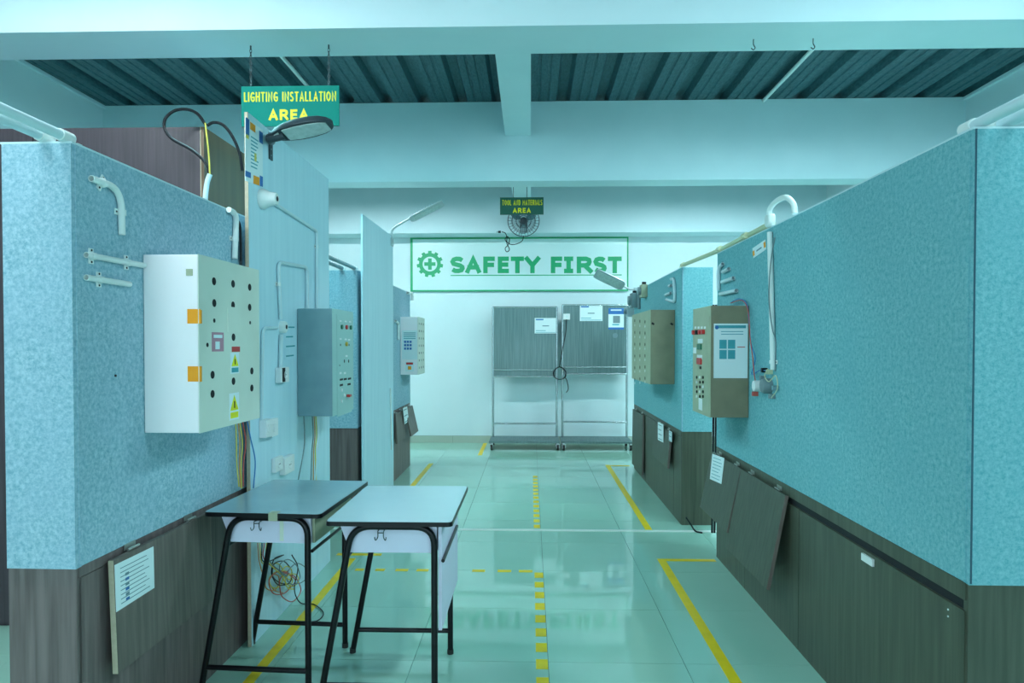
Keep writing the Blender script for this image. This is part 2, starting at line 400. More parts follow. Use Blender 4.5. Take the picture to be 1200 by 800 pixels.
def hinged_board(T, F, a0, a1, ztop, h, out_top, out_bot, m=None, label=None, th=.018, edge='wood_grey'):
    """board hinged at its top edge, hanging against or away from the face"""
    b = BM()
    P = [F.pt(a0,ztop,out_top), F.pt(a1,ztop,out_top), F.pt(a1,ztop-h,out_bot), F.pt(a0,ztop-h,out_bot)]
    n = (P[1]-P[0]).cross(P[3]-P[0]).normalized()
    if n.dot(F.n) < 0: n = -n
    hexa(b, [p+n*(.0008) for p in P]+[p+n*th for p in P])
    right = T in (R1, R2)
    o = obj('fold_down_board', b, M['wood_in_dim_light'] if right else M['wood_grey'], T)
    if label: o['label'] = label
    for p, q in ((P[0], P[3]), (P[1], P[2])):     # edge banding
        b = BM(); u = F.u*(.0016 if p is P[1] else -.0016)
        hexa(b, [p+n*.001, p+u+n*.001, q+u+n*.001, q+n*.001, p+n*th, p+u+n*th, q+u+n*th, q+n*th]); obj('edge_band', b, M[edge], o)
    for f in (.2, .8):
        c = P[0].lerp(P[1], f); b = BM()
        tube(b, [c-F.u*.03+F.n*.006+Vector((0,0,.006)), c+F.u*.03+F.n*.006+Vector((0,0,.006))], .005, 8)
        hexa(b, [c+F.u*x+Vector((0,0,z))+F.n*o_ for z in (0.002,.022) for x, o_ in ((-.03,-out_top),(.03,-out_top),(.03,-out_top+.003),(-.03,-out_top+.003))])
        obj('hinge', b, M['brass'], o)
    return P, n, o

# left partition: base panels and fold-down board
a_n, z_ = FL1.hit(126, 657, .02); a_f, _ = FL1.hit(243, 610, .0)
wood_run(L1, FL1, 0, FL1.L, .700, ZFELT-.003, o=-.004, name='rail')
wood_run(L1, FL1, 0, FL1.L, .0, .697, o=-.006)
PL1, nL1, fold_l1 = hinged_board(L1, FL1, a_n+.02, a_f-.03, .715, .365, .008, .020, label='wood board hanging flat, with a notice on it', edge='wood_edge')
b = BM(); fbox(b, FL1, a_f+.0, a_f+.012, .33, .70, -.006, -.004); obj('slot', b, M['hole'], L1)
# right near partition
a0, _ = FR1.hit(926, 590); a_c, _ = FR1.hit(873, 560); a_e, _ = FR1.hit(838, 530)
wood_run(R1, FR1, 0, FR1.L, .682, ZFELT-.003, o=-.002, name='rail')
b = BM(); fbox(b, FR1, .01, FR1.L-.01, .648, .683, -.024, -.0135); obj('slot', b, M['dark'], R1)
cuts = [0.0, 1.18, a_c, FR1.L]
for c0, c1 in zip(cuts, cuts[1:]): wood_run(R1, FR1, c0+.002, c1-.002, .0, .65, o=-.002)
PA = hinged_board(R1, FR1, a_c+.004, a_e-.012, .690, .37, .006, .085)
PB = hinged_board(R1, FR1, a0+.0, a_c-.004, .690, .45, .006, .092)
# small white latch and two screws
c = FR1.hp(1016, 655, .0); b = BM(); fbox(b, FR1, *sorted((FR1.hit(1024,655)[0], FR1.hit(1011,655)[0])), c.z-.012, c.z+.014, -.002, .006); obj('latch', b, M['white'], R1)
for y in (714, 722):
    p = FR1.hp(1111, y); b = BM(); disc(b, p-FR1.n*.001, FR1.n, .003, .002, 8); obj('screw', b, M['white'], R1)
# far ones
wood_run(L2, FL2, 0, FL2.L, .0, ZFELT-.003, o=-.004)
wood_run(R2, FR2, 0, FR2.L, .69, ZFELT-.003, o=-.002, name='rail')
a5, _ = FR2.hit(756, 520); a6, _ = FR2.hit(789, 520)
for c0, c1 in zip([0, a6, a5, FR2.L], [a6, a5, FR2.L]): wood_run(R2, FR2, c0+.003, c1-.003, 0, .685, o=-.003)
hinged_board(R2, FR2, a6+.01, FR2.hit(770,520)[0], .685, .30, .005, .03)
hinged_board(R2, FR2, a5+.03, FR2.L-.05, .68, .62, .004, .010)
hinged_board(L2, FL2, FL2.hit(472,480)[0], FL2.hit(480.5,480)[0], .70, .30, .012, .08)
hinged_board(L2, FL2, FL2.hit(462.5,480)[0]-.1, FL2.hit(470,480)[0], .70, .30, .012, .03)

# ------------------------------------------------------------------ tall dark cabinet behind the left partition
T = thing('tall_cabinet', 'tall dark brown wooden cabinet rising behind the left foreground partition', 'cabinet', (-1.6,3.26,0))
cx0, cx1, cy0, cy1, cz = -3.3, -1.595, 3.26, 4.25, 2.47
b = BM(); box(b, cx0, cx1-.002, cy0+.004, cy1, 0, cz-.02); obj('body', b, M['dark_wood'], T)
for x0, x1 in ((cx0, -2.45), (-2.446, cx1-.018)):
    b = BM(); box(b, x0, x1-.002, cy0-.014, cy0+.004, .02, cz); obj('front_panel', b, M['dark_wood'], T, bevel=.001)
b = BM(); box(b, cx1-.018, cx1, cy0-.016, cy1, 0, cz); s = obj('side_panel', b, M['brown_wood'], T); s['label'] = 'lighter brown side panel'
b = BM(); box(b, cx1-.0185, cx1-.0145, cy0-.018, cy0-.015, 0, cz); obj('edge_band', b, M['wood_edge'], T)

# ------------------------------------------------------------------ tall plywood boards
FB1 = Face((-1.30,3.06), (-1.306,4.31), 1)
FB2 = Face((-1.355,5.38), (-1.345,6.52), 1)
def tall_board(F, label, ztop, m, e='wood_edge'):
    T = thing('tall_board', label, 'board', F.pt(0, 0, 0))
    b = BM(); fbox(b, F, 0.003, F.L, 0, ztop, -.016, 0); obj('sheet', b, m, T)
    b = BM(); fbox(b, F, 0, .003, 0, ztop, -.016, 0); obj('edge_strip', b, M[e], T)
    return T
B1 = tall_board(FB1, 'tall pale blue plywood board carrying the grey metal box and street lamp', 2.475, M['board'])
B2 = tall_board(FB2, 'narrower looking tall pale blue board farther back on the left', 2.46, M['board'], 'board')

# ------------------------------------------------------------------ control boxes
def control_box(F, a0, a1, z0, z1, dep, label, m_body, m_front, lip=.0):
    T = thing('control_box', label, 'metal box', F.pt(a0, z0, 0))
    b = BM(); fbox(b, F, a0, a1, z0, z1, 0.002, dep-.004); obj('body', b, m_body, T, bevel=.003)
    b = BM(); fbox(b, F, a0-.001, a1+.001, z0-.001, z1+.001, dep-.003, dep); obj('front_panel', b, m_front, T, bevel=.001)
    return T
def on_front(F, dep, px, py): return F.hit(px, py, dep)
def holes(T, F, dep, pts, name='hole', m=None, th=.001):
    for px, py, r in pts:
        p = F.hp(px, py, dep); b = BM(); disc(b, p, F.n, r, th, 16); obj(name, b, m or M['hole'], T)
def frect(T, F, dep, px0, py0, px1, py1, m, name, th=.001, o=0.0, label=None):
    a0, z1 = F.hit(px0, py0, dep); a1, z0 = F.hit(px1, py1, dep)
    if a0 > a1: a0, a1 = a1, a0
    if z0 > z1: z0, z1 = z1, z0
    b = BM(); fbox(b, F, a0, a1, z0, z1, dep+o, dep+o+th); ob = obj(name, b, m, T)
    if label: ob['label'] = label
    return ob, (a0, a1, z0, z1)

# box 1: large cream box in the left foreground
dep = .2
a0, z1 = FL1.hit(167, 298); a1, _ = FL1.hit(304, 400, dep); _, z0 = FL1.hit(167, 508)
z0 = 1.097; z1 = 1.722
X1 = control_box(FL1, a0, a1, z0, z1, dep, 'large white metal box with punched holes and orange tape, left foreground', M['box_white'], M['box_front'])
big = [(250.7,329.5),(273,332.5),(292.5,336.5),(251,355),(273,357.5),(292.5,360),(273.5,395),(249,439),(273.5,446.5),(295,434.5),(295,454.5),(249,461.5)]
holes(X1, FL1, dep, [(x,y,.0145) for x,y in big]+[(251,375.5,.008),(293,378,.007),(243,404,.008)])
p, (q0,q1,r0,r1) = frect(X1, FL1, dep, 248, 389, 262, 411.5, M['pink'], 'warning_label', label='pink framed label')
frect(X1, FL1, dep, 250, 392, 260, 396, M['paper'], 'label_print', o=.001); frect(X1, FL1, dep, 252, 400, 257, 409, M['paper'], 'label_print', o=.001)
def hazard(T, F, dep, px0, py0, px1, py1, lower, red=None):
    frect(T, F, dep, px0, py0, px1, py1, M['paper'], 'warning_label')
    a0, zt = F.hit(px0, py0, dep); a1, zb = F.hit(px1, py1, dep); am = (a0+a1)/2; w_ = abs(a1-a0); h = zt-zb
    b = BM(); y0 = zb+h*.35; y1 = zt-h*.08
    prism(b, [F.pt(am-w_*.42,y0,dep+.001), F.pt(am+w_*.42,y0,dep+.001), F.pt(am,y1,dep+.001)], F.n*.0008); obj('warning_triangle', b, M['yellow'], T)
    b = BM(); fbox(b, F, am-w_*.05, am+w_*.05, y0+(y1-y0)*.15, y0+(y1-y0)*.6, dep+.0018, dep+.0024); obj('warning_bolt', b, M['hole'], T)
    b = BM(); fbox(b, F, min(a0,a1)+w_*.1, max(a0,a1)-w_*.1, zb+h*.06, zb+h*.28, dep+.001, dep+.0018); obj('label_print', b, lower, T)
hazard(X1, FL1, dep, 270, 413, 280, 437, M['print_teal'])
frect(X1, FL1, dep, 271.5, 406, 281, 412, M['red'], 'label_scrap')
hazard(X1, FL1, dep, 268.5, 461, 280, 490, M['yellow'])
ob, (q0,q1,r0,r1) = frect(X1, FL1, dep, 266.5, 359, 281, 389, M['box_front'], 'blank_cover', th=.0025)
FS = FaceY(FL1.pt(a0,0,0).y+.001)      # side facing the camera
def side_rect(T, y, px0, py0, px1, py1, m, name, th=.0008, o=0.0):
    p = at_y(px0, py0, y); q = at_y(px1, py1, y)
    b = BM(); box(b, min(p.x,q.x), max(p.x,q.x), y-o-th, y-o, min(p.z,q.z), max(p.z,q.z)); return obj(name, b, m, T)
ys = FL1.pt(a0, 0, .1).y-.0015
side_rect(X1, ys, 219.5, 362, 235, 379, M['orange'], 'orange_tape')
side_rect(X1, ys, 220, 429, 235, 447, M['orange'], 'orange_tape')
frect(X1, FL1, dep, 234.5, 363, 236.5, 379, M['orange'], 'orange_tape'); frect(X1, FL1, dep, 234.5, 429, 236.5, 447, M['orange'], 'orange_tape')
side_rect(X1, ys, 218, 315, 226, 323, M['box_beige'], 'worn_patch')

# box 2: grey box on the tall board
a0, _ = FB1.hit(348, 400); a1, _ = FB1.hit(414, 400, dep)
z1 = 1.406+43*3.70/785; z0 = 1.406-84.5*3.70/785
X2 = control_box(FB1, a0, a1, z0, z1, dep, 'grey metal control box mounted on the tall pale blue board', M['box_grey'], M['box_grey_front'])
frect(X2, FB1, dep, 394.5, 368, 412, 482, M['box_grey_front'], 'inner_plate', th=.002)
for px, py, m in ((399.5,383,'green_btn'),(405,383.3,'red'),(410,383.7,'green_btn'),(405,403,'amber')):
    p = FB1.hp(px, py, dep); b = BM(); disc(b, p, FB1.n, .013, .012, 12); obj('push_button', b, M[m], X2)
holes(X2, FB1, dep+.002, [(399,404,.007),(409,404,.007),(403.5,423,.010),(408.5,423,.010),(398,428,.005)])
for px, py in ((399,376),(405,376.5),(410,377),(399,397),(405,397.5),(409,398),(406,417),(399,437),(404,437)):
    frect(X2, FB1, dep+.002, px-1.2, py-1, px+1.2, py+1, M['white'], 'name_tag')
for px, py in ((400,444.5),(404.5,444),(409.5,443.5),(400,451),(409,450)):
    frect(X2, FB1, dep+.002, px-1.8, py-.8, px+1.8, py+.8, M['hole'], 'terminal')
for px, py in ((400,457),(400,470),(403,463)): 
    p = FB1.hp(px, py, dep+.002); b = BM(); disc(b, p, FB1.n, .010, .006, 12); obj('terminal', b, M['white'], X2)
p = FB1.hp(406, 463.5, dep); b = BM(); disc(b, p, FB1.n, .008, .02, 12); tube(b, [p+FB1.n*.02-FB1.u*.02+Vector((0,0,.0)), p+FB1.n*.02+FB1.u*.02], .008, 8); obj('rotary_switch', b, M['red'], X2)

# box 3: far left
a0, _ = FL2.hit(469, 400); a1 = a0+.47; z1 = 1.406+33*7.18/785; z0 = 1.406-35*7.18/785
X3 = control_box(FL2, a0, a1, z0, z1, .19, 'small looking white box with printed sheets, farthest back on the left', M['box_white'], M['box_front'])
y3 = FL2.pt(a0, 0, .1).y-.0005
side_rect(X3, y3, 471, 387, 489, 421, M['paper'], 'printed_sheet')
for k in range(4): side_rect(X3, y3, 473, 389.5+k*2.2, 487, 390.4+k*2.2, M['print_teal'], 'print_line', o=.001)
for r in range(3):
    for q in range(3): side_rect(X3, y3, 473.5+q*3.2, 399+r*4, 476+q*3.2, 401.6+r*4, M['print_blue'], 'print_block', o=.001)
side_rect(X3, y3, 475, 424, 485, 435, M['paper'], 'warning_label'); side_rect(X3, y3, 476, 424.5, 484, 427, M['red'], 'label_print', o=.001); side_rect(X3, y3, 478, 429, 482, 433, M['orange'], 'label_print', o=.001)
for r in range(7):
    for q in range(3):
        a, z = a0+.09+q*.14, z1-.07-r*.08
        b = BM(); disc(b, FL2.pt(a, z, .19), FL2.n, .013, .002, 10); obj('socket' if (r+q) % 3 else 'hole', b, M['hole'] if (r+q) % 3 else M['green_btn'], X3)

# box 4: right near
a0, _ = FR1.hit(878, 420); dR = .217; a1, _ = FR1.hit(812, 420, dR); z1 = 1.406+46*3.77/785; z0 = 1.406-85.5*3.77/785
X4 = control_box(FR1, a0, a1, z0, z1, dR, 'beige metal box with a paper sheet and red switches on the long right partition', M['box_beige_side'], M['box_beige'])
y4 = FR1.pt(a0, 0, .1).y-.0005
side_rect(X4, y4, 836.5, 379, 876, 443, M['paper'], 'printed_sheet')
side_rect(X4, y4, 838, 381, 874, 384.5, M['print_teal'], 'print_line', o=.001)
p = at_y(840, 383.5, y4-.0018); b = BM(); disc(b, p, (0,-1,0), .011, .0006, 14); obj('round_seal', b, M['print_blue'], X4)
for k in range(2): side_rect(X4, y4, 845, 388+k*3, 871, 388.8+k*3, M['print_teal'], 'print_line', o=.001)
for r in range(2):
    for q in range(2): side_rect(X4, y4, 843+q*10, 398+r*12, 851.5+q*10, 408.5+r*12, M['print_teal'], 'print_block', o=.001)
side_rect(X4, y4, 864, 406, 873, 407, M['wire_red'], 'print_line', o=.001)
frect(X4, FR1, dR, 814, 373, 831, 482, M['box_beige'], 'inner_plate', th=.002)
for k in range(4):
    p = FR1.hp(814.8+k*3.7, 389.4-k*.2, dR); b = BM(); disc(b, p, FR1.n, .014, .02, 12); obj('round_switch', b, M['red'] if k != 1 else M['hole'], X4)
    frect(X4, FR1, dR+.002, 814+k*3.7, 382.5, 816+k*3.7, 385, M['white'], 'name_tag')
for (x0,y0,x1,y1,m,nm) in ((818,397,823.5,402,'white','name_tag'),(818.5,403,822.5,409.5,'green_btn','rocker_switch'),(812.8,407,816,414,'white','meter'),(817,415.5,823,421,'white','meter'),(818,419,822.5,427,'red','rocker_switch'),(820,429,822,432.5,'hole','key_slot'),(819,466,823,481,'white','name_tag')):
    frect(X4, FR1, dR+.002, x0, y0, x1, y1, M[m], nm, th=.01 if 'switch' in nm else .002)
for r in range(5):
    for q in range(3):
        p = FR1.hp(817.5+q*3.6, 442+r*5.6, dR); b = BM(); disc(b, p, FR1.n, .009, .008, 10); obj('terminal', b, M[('hole','white','hole')[(r+q)%3]], X4)

# box 5: right far
a0, _ = FR2.hit(791, 420); z1 = 1.406+41*5.47/785; z0 = 1.406-46*5.47/785
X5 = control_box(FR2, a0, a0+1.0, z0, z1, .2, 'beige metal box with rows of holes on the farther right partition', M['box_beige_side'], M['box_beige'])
cols = [(757.5,-5.5),(752,-1.5),(746,2)]
for r in range(6):
    for q, px in enumerate((756, 750, 744)):
        p = FR2.hp(px, 377+r*13.2-q*.3*(2.5-r)+0, .2); b = BM(); disc(b, p, FR2.n, .014, .002, 12); obj('hole', b, M['hole'], X5)
        p = FR2.hp(px, 382.5+r*13.0-q*.3*(2.5-r), .2); b = BM(); disc(b, p, FR2.n, .011, .002, 12); obj('terminal', b, M['white'], X5)
y5 = FR2.pt(a0, 0, .1).y-.0005
for px, py in ((765,379),(787,379.5)):
    p = at_y(px, py, y5); b = BM(); tube(b, [p+Vector((-.008,-.001,.006)), p+Vector((.010,-.001,-.006))], .008, 8); obj('clip', b, M['hole'], X5)

# ------------------------------------------------------------------ conduits
def saddle(T, F, a, z, r, ang=0.0, ears=1):
    """clip over a pipe; pipe direction angle ang in the face plane"""
    c = F.pt(a, z, r); d = F.u*math.cos(ang)+Vector((0,0,math.sin(ang))); e = F.u*-math.sin(ang)+Vector((0,0,math.cos(ang)))
    b = BM(); tube(b, [c-d*.009, c+d*.009], r*1.22, 12)
    for s in (1, -1):
        base = c-F.n*(r-.001)
        hexa(b, [base+e*s*q+d*w_+F.n*h for h in (0,.004) for q, w_ in ((r*.6,-.010),(r*2.5,-.010),(r*2.5,.010),(r*.6,.010))])
    s_ = obj('saddle_clip', b, M['pvc'], T, smooth=True)
    for s in (1, -1):
        b = BM(); disc(b, c-F.n*(r-.005)+e*s*r*1.9, F.n, .0035, .001, 8); obj('screw', b, M['hole'], s_)
def conduit(F, pix, r, label, m='pvc', clips=(), rad=.05, o=None, hollow=True, group=None, name='conduit_pipe'):
    o = r+.001 if o is None else o
    P = [F.hp(x, y, o) for x, y in pix]
    T = thing(name, label, 'conduit', P[0], group)
    b = BM(); tube(b, fillet(P, rad, 8), r, 14, hollow=hollow); obj('pipe', b, M[m], T, smooth=True)
    for (x, y, ang) in clips:
        a, z = F.hit(x, y, r); saddle(T, F, a, z, r, math.radians(ang))
    return T
conduit(FL1, [(107,209),(142,221),(143,275)], .0105, 'short bent white conduit at the top of the left felt panel', clips=[(121,214,-30),(143,249,90)], rad=.08)
conduit(FL1, [(101,298.5),(169,311)], .0095, 'upper straight white conduit stub above left of the white box', clips=[(109,300,0),(150,307.5,0)])
conduit(FL1, [(101,325),(152,333)], .0095, 'lower and shorter straight white conduit stub left of the white box', clips=[(118,327.5,0)])
conduit(FL1, [(268,245.5),(277,251),(275,303)], .0125, 'white conduit hooking over the partition top beside the tall board', clips=[(275.5,280,90)], rad=.035, hollow=False)
# pipes running overhead towards the camera
def run_pipe(p, q, r, label, m='pvc_blue', clip=True):
    T = thing('conduit_pipe', label, 'conduit', p)
    b = BM(); tube(b, [p, q], r, 14); obj('pipe', b, M[m], T, smooth=True)
    p = Vector(p); q = Vector(q); d = (q-p).normalized()
    b = BM(); tube(b, [p+d*.0, p+d*.05], r*1.25, 14); obj('coupling', b, M['pvc'], T, smooth=True)
    b = BM(); hexa(b, [p+Vector((x,y,z-r-.001)) for z in (0,.004) for x, y in ((-.022,.0),(.022,.0),(.022,.02),(-.022,.02))]); obj('saddle_clip', b, M['pvc'], T)
run_pipe((-1.392,2.0,2.028), (-1.392,.75,2.028), .0145, 'white conduit over the left partition, the right one of two')
run_pipe((-1.455,2.0,2.028), (-1.455,.75,2.028), .0145, 'white conduit over the left partition, the left one of two')
run_pipe((1.262,2.0,2.030), (1.262,.75,2.030), .0165, 'pale conduit over the near right partition, the left one of two')
run_pipe((1.335,2.0,2.030), (1.335,.75,2.030), .0165, 'pale conduit over the near right partition, the right one of two')
run_pipe((-1.43,5.45,2.028), (-1.43,4.32,2.028), .015, 'grey conduit above the farther left partition, nearer its corridor side', 'box_grey')
run_pipe((-1.53,5.45,2.028), (-1.53,4.32,2.028), .015, 'grey conduit above the farther left partition, nearer the wall side', 'box_grey')
# right partition top line, junction box and drop
T = thing('conduit_run', 'cream conduit along the top edge between the two right partitions', 'conduit', (1.24,3.35,2.03))
pj = FR1.pt(FR1.hit(902, 300)[0], 2.035, -.015); pe = Vector((1.19, 5.3, 2.03))
b = BM(); tube(b, [pj, Vector((pj.x, 4.45, 2.030)), pe], .0155, 12); obj('pipe', b, M['pvc_cream'], T, smooth=True)
for y in (5.28, 4.42, 3.9):
    b = BM(); x = 1.232 if y < 4.5 else 1.19; tube(b, [(x,y-.03,2.031),(x,y+.03,2.031)], .019, 12); box(b, x-.03, x+.03, y-.01, y+.01, 2.012, 2.018); obj('saddle_clip', b, M['pvc_cream'], T, smooth=True)
T = thing('junction_box', 'round white junction box with conduit arching over the right partition top', 'junction box', pj)
jc = FR1.pt(FR1.hit(902, 300)[0], 2.045, .004)
b = BM(); lathe(b, jc-FR1.n*.02, FR1.n, [(0,.036),(.028,.036),(.034,.031),(.036,.0)], 20); obj('body', b, M['pvc'], T, smooth=True)
b = BM(); ux = Vector((0,0,1)); tube(b, smooth_path([jc+ux*.03, jc+ux*.06+Vector((.0,-.015,0)), jc+Vector((.006,-.09,.082)), jc+Vector((.014,-.19,.078)), jc+Vector((.018,-.27,.03)), jc+Vector((.018,-.29,-.02))], 6), .0135, 12); obj('bent_pipe', b, M['pvc'], T, smooth=True)
conduit(FR1, [(902,272),(906,433)], .0135, 'white vertical conduit down the right felt panel below the junction box', clips=[(905.5,424,90)], hollow=False)
# conduit pieces on the right partitions
conduit(FR1, [(842,340),(842,314),(847,309)], .012, 'bent conduit piece at the far upper end of the long right partition', m='pvc_blue', rad=.05)
conduit(FR1, [(847,318.5),(854,315)], .012, 'shortest conduit stub, directly right of the bent piece on the right partition', m='pvc_blue')
conduit(FR1, [(846,330.5),(859.5,325.8)], .012, 'middle conduit stub on the right partition', m='pvc_blue')
conduit(FR1, [(844,344.5),(863,340.5)], .012, 'lowest and longest conduit stub on the right partition', m='pvc_blue')
conduit(FR2, [(781,351),(791,353.5),(789.8,326),(786.5,327)], .012, 'U shaped conduit piece on the farther right partition', m='pvc_blue', rad=.06)
conduit(FR2, [(780,345.5),(786,343)], .012, 'short conduit stub inside the U shaped piece on the farther right partition, lower one', m='pvc_blue')
conduit(FR2, [(784,335),(786.5,334)], .012, 'tiny conduit stub inside the U shaped piece on the farther right partition, upper one', m='pvc_blue')
conduit(FL2, [(478,343),(483,344),(483,352)], .018, 'white conduit elbow at the far top end of the left partition', rad=.03, o=.03)
conduit(FL2, [(463.5,376),(467,379),(467,398)], .014, 'thin white conduit beside the farthest white box', rad=.03)
# conduits on the tall board
T = conduit(FB1, [(318,236),(371,270.5),(371,363.5)], .0085, 'slim pale conduit running from the ceiling rose across and down the tall board', m='pvc_blue', rad=.02, clips=[(371,289,90)], hollow=False)
T = conduit(FB1, [(329,374),(326,307),(360,313),(360,362)], .0095, 'pale U shaped conduit above the round switch on the tall board', m='pvc_blue', rad=.05, clips=[(326.5,333,90)], hollow=False)
conduit(FB1, [(325,384),(308,384),(306.5,493)], .0075, 'pale conduit bending left from the round switch down the tall board', m='pvc_blue', rad=.04, hollow=False)
conduit(FB1, [(329.5,392),(328.5,432)], .010, 'straight pale conduit between round switch and socket on the tall board', m='pvc_blue', hollow=False)
def round_box(F, px, py, r, label, h=.03, name='junction_box'):
    p = F.hp(px, py); T = thing(name, label, 'junction box', p)
    b = BM(); lathe(b, p, F.n, [(0,r),(h*.8,r*.95),(h,r*.8),(h,.0)], 20); obj('body', b, M['pvc'], T, smooth=True)
    b = BM(); disc(b, p+F.n*h, F.n, r*.35, .002, 12); obj('hole', b, M['hole'], T)
round_box(FB1, 329, 383, .032, 'round white switch box in the middle of the tall board')
p = FB1.hp(306, 233)
T = thing('lamp_rose', 'white bell-shaped lamp rose high on the tall board under the poster', 'lamp holder', p)
b = BM(); lathe(b, p, FB1.n, [(0,.048),(.012,.05),(.02,.046),(.045,.034),(.072,.030),(.078,.026),(.078,0)], 24); obj('rose', b, M['pvc'], T, smooth=True)
b = BM(); disc(b, p+FB1.n*.078, FB1.n, .012, .002, 12); obj('hole', b, M['hole'], T)
def wall_socket(F, px0, py0, px1, py1, label, kind='socket', th=.035):
    p = F.hp((px0+px1)/2, (py0+py1)/2); T = thing('wall_'+kind, label, kind, p)
    a0, z1 = F.hit(px0, (py0)); a1, z0 = F.hit(px1, py1); z1 = p.z+(py1-py0)/2*p.y/FPX; z0 = p.z-(py1-py0)/2*p.y/FPX
    b = BM(); fbox(b, F, a0, a1, z0, z1, 0, th); obj('back_box', b, M['white'], T, bevel=.004)
    am, zm, w_ = (a0+a1)/2, (z0+z1)/2, abs(a1-a0)
    if kind == 'socket':
        b = BM(); lathe(b, F.pt(am, zm, th), F.n, [(0,.021),(.004,.021),(.004,.018),(.001,.017),(.001,0)], 18); r = obj('socket_ring', b, M['white'], T)
        for s in (-1, 1): b = BM(); disc(b, F.pt(am+s*.008, zm, th+.001), F.n, .003, .001, 8); obj('hole', b, M['hole'], r)
    else:
        b = BM(); fbox(b, F, am-w_*.3, am+w_*.3, zm-.02, zm+.02, th, th+.005); obj('rocker', b, M['white'], T, bevel=.0015)
wall_socket(FB1, 322.5, 430, 332.5, 448, 'white socket with dark opening below the vertical conduit on the tall board', th=.03)
frect(bpy.data.objects['wall_socket'], FB1, .031, 331, 431, 334, 447, M['hole'], 'opening', th=.002)
wall_socket(FB1, 303.5, 491, 311.5, 512, 'white wall switch under the corner of the large white box', 'switch')
wall_socket(FB1, 311.8, 490, 319.5, 511, 'white wall switch just right of another switch, low on the tall board', 'switch', th=.03)
wall_socket(FB1, 318, 535, 327, 552, 'white wall socket low on the tall board, left one of the pair', th=.022)
wall_socket(FB1, 327.5, 534, 339, 554, 'cream round wall socket low on the tall board, right one of the pair', th=.03)

# ------------------------------------------------------------------ sheets of paper
def sheet_on(P, label, name='notice_paper', lines=6, blue=False, margin=.12, m=None, th=.0015, extra=None):
    """P: four world points tl,tr,br,bl"""
    P = [Vector(p) for p in P]; T = thing(name, label, 'paper', P[3])
    n = (P[1]-P[0]).cross(P[3]-P[0]).normalized()
    if n.dot(Vector((0,0,HC))-P[0]) < 0: n = -n
    b = BM(); hexa(b, P+[p+n*th for p in P]); obj('sheet', b, m or M['paper'], T)
    def uv(u, v, h): return (P[0].lerp(P[1], u)).lerp(P[3].lerp(P[2], u), v)+n*h
    def patch(u0, u1, v0, v1, mm, nm='print_line', h=th):
        b = BM(); hexa(b, [uv(u,v,h+e) for e in (0,.0006) for u, v in ((u0,v0),(u1,v0),(u1,v1),(u0,v1))]); obj(nm, b, mm, T)
    for k in range(lines):
        v = margin+(1-2*margin)*k/max(lines-1,1)
        patch(margin, 1-margin-(.25*random.random()), v, v+.20*(1-2*margin)/lines, M['print'] if not blue else M['print_teal'])
    if extra: extra(patch)
    return T
def off(P, n, d): return [p+n*d for p in P]
# notice on the left fold-down board
def onplane(P0, n, px, py, d=.0195):
    dd = ray(px, py); o = Vector((0,0,HC)); t = (P0+n*d-o).dot(n)/dd.dot(n); return o+dd*t
Q = [onplane(PL1[0], nL1, *p) for p in ((134,662),(179.5,640),(180.5,688.5),(136,717))]
def ex(patch):
    for k in range(6): patch(.24, .33, .28+k*.11, .34+k*.11, M['print_blue'] if k % 2 else M['print'], 'print_block')
sheet_on(Q, 'typed notice sheet on the hanging board, lower left foreground', lines=9, extra=ex)
Q = [PA[0][0]] ; nA = PA[1]
Q = [onplane(PA[0][0], nA, *p) for p in ((835,531.5),(849,536.5),(845.5,567),(832,561))]
sheet_on(Q, 'curled notice sheet on the folding board of the long right partition', lines=7, blue=True)
yr = FR2.n
Q = [FR2.hp(*p, .034) for p in ((771,494),(777.5,497),(777.5,518.5),(771,515))]
sheet_on(Q, 'small notice on the farther right partition board, left one', lines=4)
Q = [FR2.hp(*p, .030) for p in ((784,504),(787.5,506),(787.5,518),(784,516))]
sheet_on(Q, 'tiny bluish notice by the near end of the farther right partition', lines=3, m=M['pvc_blue'])
Q = [FL2.hp(*p, .05) for p in ((472,478),(477,476),(479,493),(474,497))]
sheet_on(Q, 'small note on the farther left partition board', lines=3)
Q = [FB1.hp(*p, .001) for p in ((333,377),(347.5,377.5),(347.5,420),(333,422))]
sheet_on(Q, 'pale sketch sheet on the tall board left of the grey box', lines=4, blue=True, m=M['board'])
# poster on board
Q = [FB1.hp(*p, .001) for p in ((287.5,137),(307.5,152.5),(307.5,219),(287,211.5))]
def ex(patch):
    for (u0,u1,v0,v1,m) in ((0,.2,0,.28,'print_blue'),(.25,.55,.02,.14,'orange'),(.78,1,.05,.25,'print_blue'),(0,.3,.84,.93,'print_blue'),(.45,.8,.86,1,'orange'),(.82,1,.82,1,'print_blue'),(.02,.18,.26,.32,'wire_yellow')):
        patch(u0,u1,v0,v1,M[m],'print_block',.0016)
    for k in range(9): patch(.3,.3+.5*(.6+.4*random.random()),.24+k*.06,.26+k*.06,M['print_teal'])
    patch(.5,.62,.48,.62,M['wire_yellow'],'print_block')
sheet_on(Q, 'blue and orange poster at the top of the tall board', name='poster', lines=0, extra=ex)
# orange bordered sticker on right partition
Q = [FR1.hp(*p, .001) for p in ((882,291),(897,280.5),(898,292),(883,302.5))]
def ex(patch):
    patch(0,.14,.3,.8,M['orange'],'print_block'); patch(.86,1,.2,.75,M['orange'],'print_block'); patch(.3,.7,.45,.6,M['print'])
sheet_on(Q, 'small white sticker with orange ends high on the right partition', name='sticker', lines=0, extra=ex)

